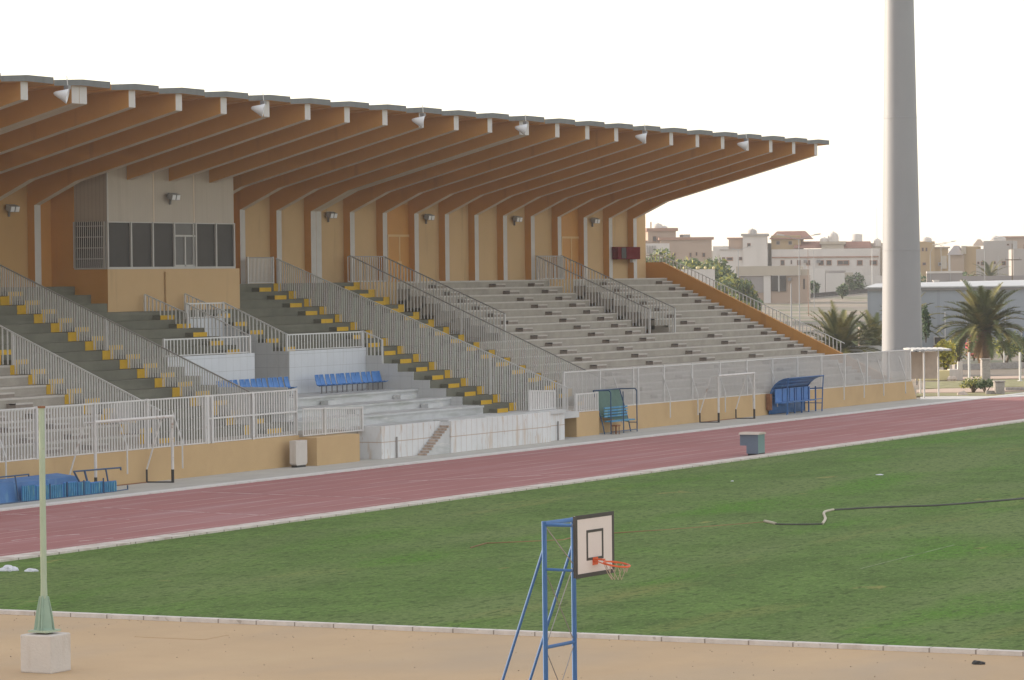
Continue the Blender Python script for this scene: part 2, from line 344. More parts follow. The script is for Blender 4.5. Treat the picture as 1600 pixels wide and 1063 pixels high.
# openings (vomitories): floor, back wall
for a, b in ((160.1, 164.1), (182.9, 186.2)):
    m = MB(); m.box(a, b, Yr(16), WB, 4.0, zt(16), 0); m.box(a+.9, b-.6, Yr(16)-.02, Yr(16)+.1, zt(8), zt(8)+2.2, 1)
    m.build('passage_wall', ['tan', 'metal'], G)
# walkway slab, front wall
m = MB(); m.box(55, 131.5, 73.3, 75.8, 1.0, 1.3); m.box(151.9, 201.2, 73.3, 75.8, 1.0, 1.3); m.build('walkway', 'terrace', G)
m = MB(); m.box(55, 126.2, 73.2, 73.42, 0, 1.31); m.build('front_wall', 'wallbeige', G)
m = MB(); m.box(126.2, 129.9, 72.35, 73.42, 0, 1.22); m.build('front_wall', 'wallbeige', G)
m = MB(); m.box(152.0, 154.6, 72.55, 73.42, 0, 1.2); m.build('front_wall', 'wallbeige', G)
m = MB(); m.prism([(154.6, 0), (202.2, 0), (201.4, 1.13), (154.6, 1.26)], 1, 73.2, 73.42); m.build('front_wall', 'wallbeige', G)
# end wall
zn = lambda y: 1.3+.3975*((y-74.86)/.884)
m = MB(); m.prism([(73.42, 0), (90.6, 0), (90.6, 8.66), (89.35, 8.66), (77.5, 2.98), (74.0, 1.3), (73.42, 1.2)], 0, 200.0, 200.35)
m.build('end_wall', 'ochre', G)
# back wall with bays
m = MB()
m.box(55, 199.6, WB, WB+.3, 7.3, 14.4); m.build('back_wall', 'tan', G)  # left end carried on out of view to cast shade over the yard
MB().box(55, 131.3, WB-.02, WB+.1, 7.66, 14.0).build('back_wall', 'tanleft', G); MB().box(131.6, 133.15, WB-.03, WB+.1, 7.66, 14.0).build('back_wall', 'ochre', G)  # ochre strip beside the press box: shade on the tan wall, painted as colour
MB().box(55, 200.3, WB+.31, WB+.6, 0, 14.0).build('rear_wall', 'tan', G)
# doors
for i, (a, b) in enumerate(((165.55, 168.0), (187.35, 189.8), (147.0, 149.35))):
    z0, z1 = zt(16), 10.17
    m = MB(); m.box(a-.75, b+.15, WB-.03, WB+.02, z0, 11.9)
    d = m.build('door_surround', 'door', G)
    m = MB(); mid = (a+b)/2
    for p, q in ((a, mid-.03), (mid+.03, b)): m.box(p, q, WB-.05, WB-.03, z0+.05, z1-.05)
    dd = m.build('door', 'door', G)
    m = MB(); m.box(a-.08, b+.08, WB-.07, WB-.03, z1-.05, z1+.07); m.box(mid-.06, mid+.06, WB-.07, WB-.05, z0+1.1, z1-.05); m.box(mid-.25, mid+.2, WB-.075, WB-.05, z0+.95, z0+1.12)
    m.box(a-.08, a, WB-.06, WB-.03, z0, z1-.05); m.build('door_frame', 'doorline', dd)
# ribs
def rib(x, wd=.5):
    h = wd/2
    pr = [(89.9, zt(16)-.02), (89.9, 11.39), (87.66, 12.43), (77.72, 15.05), (77.72, 15.80), (90.6, 15.0), (90.6, zt(16)-.02)]
    em = [2, 1, 1, 2, 0, 0, 0]
    MB().prism(pr, 0, x-h, x+h, 0, em).build('roof_rib', ['ochre', 'offwhite', 'colwhite'], G)
for x in right+left+left2: rib(x)
for x in joint: rib(x, .54)
# roof units: gull-shaped slab over each rib
def unit(x, a, b):
    m = MB(); r = .0
    pts = [(-a, -.02), (0, .09), (b, .08), (b, -.19), (0, -.16), (-a, -.25)]
    y0, y1, dz = 77.55, 92.0, -.9
    i = len(m.v)
    for y, dd in ((y0, 0), (y1, dz)): m.v += [(x+u, y, 15.93+v+dd) for u, v in pts]
    m.f.append(tuple(range(6))[::-1]); m.m.append(0); m.f.append(tuple(range(6, 12))); m.m.append(0)
    for k in range(6):
        k2 = (k+1) % 6; m.f.append((k, k2, 6+k2, 6+k)); m.m.append(1 if k in (2, 3, 4, 5) else 0)
    m.build('roof_slab', ['roofgrey', 'ochre'], G)
for x in right: unit(x, 1.81, 1.80)
for x in left+left2: unit(x, 1.81, 1.80)
for x in (157.02, 116.73): unit(x, 2.03, 2.02)
# stair flights: half steps on the tiers
def flight(x0, ks, kind, wd=1.2, label=None):
    base = MB(); base.box(x0+.02, x0+.03, Yr(min(ks)+1)-.02, Yr(min(ks)+1)-.01, zt(min(ks))+.02, zt(min(ks))+.03)
    f = None
    for k in ks:
        m = MB(); y1 = Yr(k+1); z = zt(k)
        if kind == 'y':
            m.box(x0, x0+wd, y1-.44, y1, z, z+.2, 0, {'-y': 1})
            m.box(x0, x0+wd, y1-.445, y1-.435, z+.005, z+.205, 1); mt = ['dark_terrace', 'yellow']
        else:
            m.box(x0, x0+wd, y1-.44, y1, z, z+.195, 0); m.box(x0, x0+wd, y1-.452, y1-.12, z+.14, z+.204, 1); mt = ['blockdark', 'nosing']
        o = m.build('half_step' if f is None else 'half_step', mt, f if f else G)
        if f is None: f = o; f.name = 'stair_flight'
    return f
F1_ = flight(127.1, range(0, 16), 'y'); F2_ = flight(148.9, range(0, 16), 'y', 1.15); F3_ = flight(157.6, range(0, 16), 'y')
F0_ = flight(118.5, range(0, 16), 'y'); flight(135.5, range(8, 13), 'y'); flight(140.55, range(8, 13), 'y')
for x in (167.8, 175.1, 189.95): flight(x, range(0, 16), 'c')
flight(180.1, range(7, 16), 'c'); flight(182.6, range(0, 7), 'c'); flight(198.25, range(0, 16), 'c', 1.55)
for x in (103.0, 110.5, 113.6): flight(x, range(0, 12), 'c')
# yellow riser marks beside the railings
for fl_, x0, x1 in ((F1_, 125.9, 126.75), (F2_, 151.05, 151.8), (F3_, 159.35, 160.0), (F0_, 117.7, 118.3)):
    for k in range(1, 17): MB().box(x0, x1, Yr(k)-.02, Yr(k)+.04, zt(k-1)+.01, zt(k)+.006).build('riser_mark', 'yellow', fl_)
# VIP enclosure: tiled walls and marble levels
zA, zB, zC = 2.48, 2.08, 1.7
m = MB(); m.box(129.7, 137.2, Yr(8)-.03, Yr(8)+.02, zA, zt(8)+.02); m.box(140.4, 147.8, Yr(8)-.03, Yr(8)+.02, zA, zt(8)+.02)
m.box(137.2, 140.4, Yr(12)-.03, Yr(12)+.02, 2.6, zt(12)+.02); m.build('tiled_wall', 'tile', G)
pr = [(75.0, 1.2)]
for k in range(1, 9): pr += [(Yr(k), zt(k-1)+.03), (Yr(k), zt(k)+.03)]
pr += [(Yr(8)+.1, zt(8)+.03), (Yr(8)+.1, 1.2)]
MB().prism(pr, 0, 147.76, 147.84).build('tiled_wall', 'tileside', G)
pr = [(Yr(8)-.02, 2.4), (Yr(8)-.02, zt(8)+.02)]
for k in range(9, 12): pr += [(Yr(k), zt(k-1)+.02), (Yr(k), zt(k)+.02)]
pr += [(Yr(12), zt(11)+.02), (Yr(12), 2.4)]
MB().prism(pr, 0, 140.36, 140.4).build('tiled_wall', 'tileside', G)
MB().box(129.7, 129.74, 75.8, Yr(8), 1.3, 3.2).build('tiled_wall', 'tileside', G); MB().box(129.9, 131.5, 73.5, 73.7, 0, 1.3).build('tiled_wall', 'tileside', G)
m = MB(); m.box(129.7, 147.76, 79.06, 84.6, 1.0, zA); m.box(129.7, 147.76, 77.26, 79.06, 1.0, zB); m.box(129.7, 147.76, 75.5, 77.26, 1.0, zC)
m.box(131.65, 151.9, 72.36, 75.9, 1.0, 1.3)
for y, z in ((79.06, zA), (77.26, zB), (75.5, zC)): m.box(129.7, 147.76, y-.06, y+.3, z-.08, z+.012)
m.build('enclosure_floor', 'marble', G)
for x in (131.5, 138.2, 145.2):
    MB().box(x, x+1.5, 78.6, 79.0, zB, zB+.2).build('half_step', 'marble', G); MB().box(x-.6, x+.9, 76.8, 77.2, zC, zC+.2).build('half_step', 'marble', G)
# front tiled parapet with the little stair
m = MB(); m.box(131.5, 137.0, 72.15, 72.35, 0, 1.46); m.box(131.5, 131.62, 72.35, 73.5, 0, 1.46); m.build('tiled_parapet', 'tilefront', G)
m = MB(); m.box(137.0, 147.2, 71.62, 71.8, 0, 1.46); m.box(137.0, 137.15, 71.8, 72.35, 0, 1.4); m.box(147.2, 149.4, 71.95, 72.3, 0, 1.42)
m.build('tiled_parapet', 'tilefront', G)
m = MB(); m.box(137.16, 149.35, 71.82, 72.6, 1.32, 1.5); m.build('parapet_cap', 'marble', G)
m = MB()
for i in range(11): m.box(134.75+i*.21, 136.99, 71.68, 72.14, i*.115, (i+1)*.115, 0); m.box(134.74+i*.21, 134.74+i*.21+random.uniform(.02, .12), 71.67, 72.1, i*.115+.02, (i+1)*.115+.004, 1)
m.build('entrance_step', ['marble', 'faintrust'], G)
MB().box(149.45, 152.0, 73.6, 73.8, 0, 1.3).build('front_wall', 'tileside', G)
for x in (132.8, 148.6): MB().tube((x, 71.9 if x > 140 else 72.1, 0), (x, 71.9 if x > 140 else 72.1, .95), .04).build('drain_pipe', 'raildark', G)

# ---------------------------------------------------------------- press box
P = thing('press_box', 'beige commentary box with dark windows built into the middle of the grandstand', 'press box', (138.7, 88, zt(13)))
X0, X1, YB = 133.1, 144.35, Yr(14)-.035
MB().box(X0, X1+.4, YB, WB, 6.2, 8.43, 0, {'-x': 1}).build('lower_wall', ['tan', 'ochre'], P)
MB().box(X0+.03, X1-.03, YB+.03, WB-.02, 10.62, 15.0, 0, {'-x': 1}).build('cladding', ['cladding', 'claddingside'], P)
MB().box(X0+.25, X1-.1, YB+.35, WB-.05, 8.43, 10.62).build('inner_room', 'black', P)
MB().box(X0, X1, YB-.02, YB+.1, 8.43, 8.53).build('sill', 'alu', P)
fx = [133.16, 135.12, 136.98, 138.86, 140.78, 142.62, 144.3]
for i in range(6):
    a, b = fx[i], fx[i+1]; m = MB()
    m.box(a-.05, a+.05, YB-.02, YB+.08, 8.53, 10.62)
    if i == 5: m.box(b-.05, b+.05, YB-.02, YB+.08, 8.53, 10.62)
    m.box(a+.05, b-.05, YB, YB+.06, 10.57, 10.62)
    if i == 3:
        m.box(a+.05, b-.05, YB, YB+.06, 9.95, 10.03); m.box((a+b)/2-.05, (a+b)/2+.05, YB, YB+.06, 8.53, 9.95); m.box(b-.25, b-.18, YB, YB+.06, 8.53, 10.6); m.box(a+.05, b-.1, YB, YB+.06, 8.53, 8.62)
    f = m.build('window', 'alu', P)
    MB().box(a+.05, b-.05, YB+.065, YB+.075, 8.53, 10.57).build('pane', 'glasslight' if i == 3 else 'glass', f)
m = MB(); m.box(X0-.03, X0+.05, YB+.12, 89.0, 8.43, 8.5); m.box(X0-.03, X0+.05, YB+.12, YB+.22, 8.5, 10.62); m.box(X0-.03, X0+.05, 88.9, 89.0, 8.5, 10.62)
f = m.build('window', 'alu', P)
m = MB()
for i in range(15): y = YB+.27+i*.11; m.box(X0-.03, X0-.01, y, y+.03, 8.5, 10.62)
for z in (8.9, 9.4, 9.9, 10.4): m.box(X0-.035, X0-.015, YB+.2, 88.9, z, z+.03)
m.build('grille', 'railgrey', f)
MB().box(X0+.04, X0+.06, YB+.2, 88.95, 8.5, 10.62).build('pane', 'glass', f)
MB().box(X0, X0+.1, 89.0, WB-.02, 8.43, 15.0).build('side_wall', 'ochre', P)
for x in (137.05, 140.6): MB().box(x, x+.1, YB+.015, YB+.03, 10.62, 13.0).build('cover_strip', 'offwhite', P)
m = MB(); m.tube((137.95, YB-.06, 6.5), (137.95, YB-.06, 8.3), .05); m.build('pipe', 'tan', P)
m = MB(); m.box(X0, X0+.1, YB-.02, YB+.04, 10.62, 13.1); m.build('corner_strip', 'alu', P)

# ---------------------------------------------------------------- railings
def railing(label, X, Ya, za, Yb, zb, sp=.125, floor=None, posts=(), top='railwhite', wide=None, spw=.2, grp='railings running down the terrace steps', cat='railing', r=.03):
    """sloping railing in a plane of constant X from (Ya,za) down to (Yb,zb)"""
    t = thing('stair_railing', label, cat, (X, Yb, zn(Yb)), grp)
    ztop = lambda y: za+(zb-za)*(y-Ya)/(Yb-Ya)
    def fl(y):
        if floor is not None: return floor
        k = max(0, min(16, math.floor((y-74.86)/.884+1e-6)))
        return zt(k)
    MB().obox((X-.03, Ya, za-.03), (.06, 0, 0), (0, Yb-Ya, zb-za), (0, 0, .06)).build('top_rail', top, t)
    m = MB(); y = Ya-.05
    while y > Yb:
        z0 = fl(y); m.box(X-.015, X+.015, y-r, y+r, z0+.03, ztop(y)-.02)
        y -= (spw if wide and y > wide else sp)
    m.build('bars', 'railwhite', t)
    for y in posts: MB().box(X-.04, X+.04, y-.05, y+.05, fl(y), ztop(y)).build('post', 'railwhite', t)
    return t
lnk = lambda y, ya, za, yb, zb: za+(zb-za)*(y-ya)/(yb-ya)
railing('long white railing left of the press box with a dark top rail', 126.5, 89.8, 9.22, 75.4, 2.95, top='raildark', posts=(89.7, 83, 75.5))
railing('long white railing right of the press box from the landing gate to the tiled parapet', 151.5, 89.1, 8.93, 72.75, 2.42, posts=(89.0, 77.0, 73.0), top='railgrey')
railing('white railing with dark top rail on the left of the opening before the orange door', 160.0, 89.6, 9.09, 74.6, 2.5, posts=(89.5, 83.0, 75.0), top='raildark', wide=84.7)
railing('shorter white railing right of the opening before the first orange door', 164.2, 89.85, 9.04, 82.5, 5.9, posts=(89.8, 82.55), top='raildark', sp=.2)
railing('white railing left of the second opening on the far terrace', 182.8, 89.8, 9.07, 82.45, 5.87, posts=(89.7, 82.5), top='raildark', sp=.2)
railing('white railing right of the second opening on the far terrace', 186.3, 89.85, 9.1, 82.4, 5.9, posts=(89.8, 82.45), top='raildark', sp=.2)
railing('white railing at the left picture edge descending to the front fence', 118.0, 89.8, 9.3, 74.9, 2.68, posts=(89, 82.0, 75.2), top='railgrey', wide=82.0, spw=.25)
def railx(name, label, cat, x0, x1, Y, z0, z1, sp=.25, posts=(), grp=None, mt='railwhite', top='railwhite', z1b=None, z0b=None, r=.03, tr=.03):
    """straight barrier along X; z1b/z0b heights at the far end"""
    z1b = z1 if z1b is None else z1b; z0b = z0 if z0b is None else z0b
    t = thing(name, label, cat, ((x0+x1)/2, Y, min(z0, z0b)), grp)
    L = x1-x0
    MB().obox((x0, Y-.025, z1-tr*2), (L, 0, z1b-z1), (0, .05, 0), (0, 0, tr*2)).build('top_rail', top, t)
    MB().obox((x0, Y-.02, z0+.02), (L, 0, z0b-z0), (0, .04, 0), (0, 0, .05)).build('bottom_rail', mt, t)
    edges = [x0]+[p for p in posts if x0 < p < x1]+[x1]
    for a, b in zip(edges, edges[1:]):
        m = MB(); n = max(1, round((b-a)/sp))
        for i in range(n+1):
            x = a+(b-a)*i/n; f = (x-x0)/L
            m.box(x-r, x+r, Y-.012, Y+.012, z0+(z0b-z0)*f+.03, z1+(z1b-z1)*f-.03)
        m.build('bar_panel', mt, t)
    for p in posts:
        f = (p-x0)/L; MB().box(p-.05, p+.05, Y-.05, Y+.05, z0+(z0b-z0)*f, z1+(z1b-z1)*f+.02).build('post', mt, t)
    return t
# landing returns
g1 = 'short railings across the top landing'
railx('landing_gate', 'white barred gate on the landing beside the press box', 'gate', 149.0, 151.5, 89.3, zt(16), 9.0, .13, (149.0, 151.5), g1, top='raildark')
railx('landing_railing', 'white railing across the landing above the first opening', 'railing', 160.0, 164.2, 89.7, zt(16), 9.06, .25, (), g1, top='raildark')
railx('landing_railing', 'white railing across the landing above the second opening', 'railing', 182.8, 186.3, 89.7, zt(16), 9.08, .25, (), g1, top='raildark')
# railings round the enclosure
g2 = 'low white railings around the enclosure below the press box'
t = railx('low_railing', 'low white railing on the left tiled wall above the blue seats', 'railing', 129.7, 137.05, Yr(8)+.15, zt(8)+.02, 5.3, .28, (129.7, 137.05), g2)
t = railx('low_railing', 'low white railing along the top of the longer tiled wall', 'railing', 140.45, 147.7, Yr(8)+.15, zt(8)+.02, 5.3, .28, (140.45, 147.7), g2)
t = railx('low_railing', 'short white railing above the passage end wall under the press box', 'railing', 137.2, 140.4, Yr(12)-.1+.15, zt(12)+.02, zt(12)+.75, .25, (137.2, 140.4), g2)
def lowslope(label, X, ya, za, yb, zb, sp=.2):
    t = thing('low_railing', label, 'railing', (X, yb, zb-.8), g2)
    MB().obox((X-.025, ya, za-.03), (.05, 0, 0), (0, yb-ya, zb-za), (0, 0, .06)).build('top_rail', 'railwhite', t)
    m = MB(); n = max(1, round(abs(ya-yb)/sp))
    for i in range(n+1):
        y = ya+(yb-ya)*i/n; k = max(0, min(16, math.floor((y-74.86)/.884+1e-6))); m.box(X-.02, X+.02, y-.025, y+.025, zt(k), za+(zb-za)*i/n-.02)
    m.build('bars', 'railwhite', t)
    for y, z in ((ya, za), (yb, zb)):
        k = max(0, min(16, math.floor((y-74.86)/.884+1e-6))); MB().box(X-.04, X+.04, y-.04, y+.04, zt(k), z).build('post', 'railwhite', t)
lowslope('sloping white railing right of the passage under the press box', 140.45, Yr(12)+.05, 6.82, Yr(8)+.15, 5.3)
lowslope('sloping white railing left of the passage under the press box', 137.1, Yr(12)+.05, 6.82, Yr(8)+.15, 5.3)
lowslope('short sloping white railing against the left half of the press box wall', 135.9, 87.0, 7.25, 84.7, 6.35)
lowslope('short sloping white railing against the right half of the press box wall', 139.4, 87.0, 7.25, 84.7, 6.35)
lowslope('stub of white railing where the longer tiled wall meets the yellow-marked steps', 147.85, Yr(8)+.15, 5.3, Yr(7)-.02, 4.88)
# front fences
g3 = 'tall white fences on the front wall of the stand'
pl = [103.2, 106.94, 110.85, 114.55, 118.84, 122.5, 126.15]
railx('front_fence', 'tall white barred fence on the beige front wall at the left', 'fence', 60, 126.15, 73.3, 1.3, 3.26, .2, [66+3.72*i for i in range(10)]+pl, g3, r=.033)
t = thing('fence_rail', 'white cross rail and gate frame on the left front fence', 'gate frame', (122, 73.25, 1.3), g3)
MB().box(118.9, 126.1, 73.24, 73.275, 2.28, 2.35).build('rail', 'railwhite', t)
for x in (118.9, 119.25, 122.45): MB().box(x, x+.16, 73.22, 73.27, 1.3, 3.2).build('post', 'railwhite', t)
railx('front_fence', 'lower white barred fence between the bin and the tiled parapet', 'fence', 126.2, 131.4, 73.0, 1.25, 2.45, .2, (128.0, 131.3), g3, z1b=2.3, r=.033)
railx('front_fence', 'dense white mesh fence on the beige front wall of the far stand', 'fence', 152.1, 201.5, 73.3, 1.25, 3.2, .1, [152.15, 156.3, 160.29, 160.9, 164.14, 167.8, 171.55, 175.26, 178.97, 182.71, 186.43, 190.17, 193.83, 197.49, 201.34], g3, z1b=3.1, z0b=1.12, r=.010, mt='railwhite')
railx('block_fence', 'short white barred fence panel on the small beige block beside the green dugout', 'fence', 152.1, 154.6, 72.65, 1.2, 2.13, .2, (152.1, 154.6), g3, r=.045)
railx('parapet_fence', 'low white gate panel on the right end of the tiled parapet', 'gate', 146.6, 149.3, 72.45, 1.5, 2.5, .24, (146.6, 149.3), g3, z1b=2.4, r=.07)
# slanting props outside the fence
for x in [104.3, 112.4, 116.4, 158.0]+[164.0-1.9+1.9, 167.6, 171.3, 175.2, 178.7, 189.0, 192.3, 195.6, 199.4]:
    m = MB(); m.path([(x, 73.32, 2.75), (x+.15, 72.95, 1.5), (x+.15, 72.95, .45)], .035, 6)
    pth = m.build('fence_prop', 'railgrey'); tag(pth, 'bent pale pipe propping the front fence above the beige wall', 'fence prop', 'bent pipes propping the front fence')
# railing on the end wall
t = thing('end_railing', 'white baluster railing on the sloping ochre end wall', 'railing', (200.2, 80, 4))
MB().box(200.15, 200.21, 89.45, 90.6, 9.08, 9.13).build('top_rail', 'railwhite', t)
MB().obox((200.15, 89.45, 9.08), (.06, 0, 0), (0, -12.3, -5.6), (0, 0, .05)).build('top_rail', 'railwhite', t)
m = MB()
for i in range(49):
    y = 89.4-.25*i; z = 9.1-(89.45-y)*.4553; zb = 8.66 if y > 89.35 else 8.66-(89.35-y)*.4793; m.box(200.16, 200.2, y-.025, y+.025, zb, z)
for i in range(5): y = 89.6+.2*i; m.box(200.16, 200.2, y-.02, y+.02, 8.66, 9.1)
m.build('balusters', 'railwhite', t)

# ---------------------------------------------------------------- lamps and boxes on the stand
def bell(x, first=None):
    t = thing('roof_floodlight', '', 'floodlight', (x, 77.5, 15.6), 'bell floodlights under the roof edge')
    a = Vector((.45, -.86, -.22)).normalized()
    c = Vector((x-.35, 77.75, 15.4))
    MB().tube((x, 77.3, 15.62), (x, 77.35, 16.1), .02, 6).build('hanger', 'railwhite', t)
    MB().box(x-.12, x+.1, 77.22, 77.42, 15.55, 15.7).build('ballast_box', 'metal', t)
    MB().lathe(c, [(.03, 0), (.08, .05), (.13, .17), (.22, .38), (.30, .55), (.31, .57), (.28, .55), (.17, .3), (.0, .1)], 16, axis=a).build('reflector', 'lampwhite', t, smooth=True)
    return t
RL = [('leftmost bell floodlight hanging under the roof edge', 115.3), ('second bell floodlight from the left, above the press box', 130.55), ('third bell floodlight from the left under the roof edge', 145.4),
      ('fourth bell floodlight, beside the double roof rib', 156.4), ('fifth bell floodlight from the left under the roof edge', 171.0), ('rightmost bell floodlight near the roof corner', 185.2)]
for lb, x in RL: bell(x)['label'] = lb
def twin(x, y, z, lb):
    t = thing('wall_lamp', lb, 'wall lamp', (x, y, z), 'twin lamps fixed to the stand walls')
    MB().box(x-.22, x+.22, y-.10, y, z+.1, z+.14).box(x-.03, x+.03, y-.10, y, z-.3, z+.14).build('bracket', 'metal', t)
    for s in (-.19, .19):
        h = MB().obox((x+s-.16, y-.36, z-.1), (.32, 0, 0), (0, .26, .10), (0, -.05, .26)).build('lamp_head', 'lampgrey', t)
        MB().obox((x+s-.14, y-.365, z-.08), (.28, 0, 0), (0, -.012, 0), (0, -.045, .22)).build('lens', 'lampwhite', h)
    return t
twin(138.4, YB-.02, 11.75, 'twin lamp on the front of the press box')
for x, lb in ((129.7, 'twin lamp on the tan wall left of the press box'), (158.9, 'twin lamp in the bay beside the wide double rib'), (169.9, 'twin lamp in the bay right of the first orange door'), (180.9, 'twin lamp in the middle of the far bays'), (191.6, 'twin lamp on the tan wall left of the maroon box')):
    twin(x, WB-.02, 11.15, lb)
t = thing('fire_cabinet', 'maroon box on the tan wall at the far end of the landing', 'cabinet', (194.8, 89.6, 8.8))
MB().box(193.6, 196.9, 89.45, 89.85, 8.85, 9.62, 0).build('body', 'maroon', t)
MB().box(194.1, 194.75, 89.42, 89.45, 8.9, 9.57).build('glass_front', 'black', t)
MB().box(194.85, 196.7, 89.43, 89.45, 8.9, 9.57).build('door', 'maroon', t)
MB().box(196.3, 196.7, 89.7, 89.88, 8.65, 8.85).build('bracket', 'colwhite', t)

# ---------------------------------------------------------------- seats
def seat():
    t = thing('stadium_seat', '', 'seat', (0, 0, 0))
    m = MB(); wv = []
    prof = [(-.22, .40), (-.21, .385), (0, .36), (.14, .37), (.19, .46), (.24, .64), (.29, .86), (.28, .88)]
    n = 6
    for (y, z) in prof:
        for i in range(n+1):
            u = -1+2*i/n; hw = .21-(.03 if z > .7 else 0)-(.03 if y < -.2 else 0)
            wv.append((u*hw, y-(.03*u*u if z > .45 else 0), z+(.04*u*u if z <= .45 else 0)))
    m.v = wv
    for j in range(len(prof)-1):
        for i in range(n): m.f.append((j*(n+1)+i, j*(n+1)+i+1, (j+1)*(n+1)+i+1, (j+1)*(n+1)+i)); m.m.append(0)
    s = m.build('shell', 'blue', t, smooth=True, recalc=False)
    md = s.modifiers.new('thick', 'SOLIDIFY'); md.thickness = .02
    MB().box(-.02, .02, -.02, .02, 0, .37).box(-.1, .1, -.06, .06, 0, .015).build('leg', 'metal', t)
    MB().box(-.25, .25, -.03, .03, .335, .36).build('beam', 'metal', t)
    return t
st = seat(); first = True
for x0, lb, g in ((141.35, 'blue plastic seat in the row before the longer white tiled wall', 'blue seats before the longer tiled wall'), (132.5, 'blue plastic seat in the row behind the front fence, left of the passage', 'blue seats left of the passage')):
    for i in range(13):
        o = st if first else copy_tree(st); first = False
        o.location = (x0+i*.5, 80.75+random.uniform(-.03, .03), zA); o.rotation_euler = (0, 0, random.uniform(-.05, .05)); o['label'] = lb; o['group'] = g
# ---------------------------------------------------------------- goals
def goal(lb, xa, xb, Y, h, dep, dx, rusty):
    t = thing('football_goal', lb, 'goal', (xa, Y, 0), 'portable goals against the front wall'); r = .06
    for x in (xa, xb):
        MB().tube((x, Y, .55), (x, Y, h), r).tube((x, Y, .03), (x, Y, .55), r, m=1).build('post', ['goalwhite', 'black'], t, smooth=False)
        MB().tube((x+dx, Y+dep, .55), (x+dx*.2, Y+dep*.42, h-.02), .035).tube((x+dx, Y+dep, .03), (x+dx, Y+dep, .55), .04, m=1).build('back_stay', ['goalwhite', 'black'], t)
        MB().tube((x+dx*.2, Y+dep*.42, h-.02), (x, Y, h-.02), .03).build('top_arm', 'goalwhite', t)
        MB().tube((x, Y, .04), (x+dx, Y+dep, .04), .045).build('foot_rail', 'black', t)
    MB().tube((xa-.05, Y, h), (xb+.05, Y, h), r).build('crossbar', 'goalwhite', t)
    MB().tube((xa+dx, Y+dep, .04), (xb+dx, Y+dep, .04), .03).build('ground_bar', 'rust', t)
goal('white portable goal with black feet standing left of the blue dugout', 168.3, 173.2, 72.0, 2.5, .95, -.3, 0)
goal('peeling white portable goal behind the pale green lamp post', 108.9, 114.3, 72.0, 2.62, 1.0, -.3, 1)
# ---------------------------------------------------------------- blue dugout
t = thing('team_shelter', 'blue curved-roof dugout with open right end against the front wall', 'dugout', (181.5, 72.9, 0))
xa, xb, yf, yb = 178.0, 183.3, 72.0, 73.1
arc = [(yb, .05), (yb, .85)]+[(yb-.02-(1.2)*(1-math.cos(a)), .85+1.2*math.sin(a)) for a in [R_(15*i) for i in range(1, 7)]]
arc[-1] = (yf-.1, 2.06)
m = MB()
for a, b in zip(arc, arc[1:]): m.face([(xa, a[0], a[1]), (xb, a[0], a[1]), (xb, b[0], b[1]), (xa, b[0], b[1])])
o = m.build('roof_sheet', 'bluepanel', t, smooth=True); md = o.modifiers.new('t', 'SOLIDIFY'); md.thickness = .03
for x in (xa, xb): MB().path([(x, y, z) for y, z in arc], .04, 6).tube((x, yf+.05, 0), (x, yf-.05, 2.05), .035, 6).build('frame_arch', 'bluesteel', t)
MB().tube((xa, yf-.08, 2.06), (xb, yf-.08, 2.06), .035, 6).tube((xb, yb, 1.3), (xb, yf, 1.35), .04, 6).tube((xb, yb, .5), (xb, yf, .5), .025, 6).tube((xa, yf+.05, .75), (xb, yf+.05, .75), .025, 6).build('frame_rail', 'bluesteel', t)
for i in range(5):
    x = xa+.1+i*1.06
    MB().box(x, x+.93, yf+.75, yf+.8, .72, 1.45).box(x, x+.93, yf+.35, yf+.8, .66, .72).build('seat', 'blue', t)
    MB().box(x+.95, x+1.02, yf+.4, yf+.47, 0, 1.45).build('seat_post', 'bluesteel', t)
MB().box(xa-.3, xa-.04, 72.9, 73.15, .3, 1.2).build('side_box', 'rust', t)
# ---------------------------------------------------------------- green dugout
t = thing('team_shelter', 'small dugout with dark green slanted back and blue bench beside the beige block', 'dugout', (156.3, 72.4, 0))
xa, xb, yf = 154.9, 158.0, 72.05
MB().face([(xa, yf+.65, .9), (xb-.1, yf+.4, .5), (xb-.1, yf+.95, 2.18), (xa, yf+.95, 2.12)]).build('back_sheet', 'greensheet', t)
for x in (xa, xb):
    MB().path([(x, yf+.35, 0), (x, yf+.45, .5), (x, yf+.95, 2.18), (x, yf+.1, 2.2), (x, yf, 2.1), (x, yf, 0)], .032, 6).build('side_frame', 'navysteel', t)
m = MB(); m.tube((xa, yf+.95, 2.18), (xb, yf+.95, 2.18), .035, 6).tube((xa, yf, .15), (xb, yf, .15), .025, 6); m.tube((xa+1.5, yf, 0), (xa+1.5, yf+.02, 2.1), .03, 6).tube((xb, yf, .5), (xb, yf+.45, .5), .025, 6); m.build('frame_rail', 'navysteel', t)
m = MB()
for i in range(4): m.box(xa+.15, xb-.2, yf+.42, yf+.46, .85+i*.14, .93+i*.14)
m.box(xa+.15, xb-.1, yf+.05, yf+.42, .62, .68); m.build('bench', 'bluelight', t)
t = thing('stool', 'small rusty brown stool under the green dugout bench', 'stool', (155.0, 71.8, 0))
MB().box(154.85, 155.25, 71.7, 72.0, .42, .5).build('seat', 'rust', t)
for a, b in ((154.9, 71.75), (155.2, 71.75), (154.9, 71.95), (155.2, 71.95)): MB().tube((a, b, 0), (a, b, .42), .025, 6).build('leg', 'rust', t)
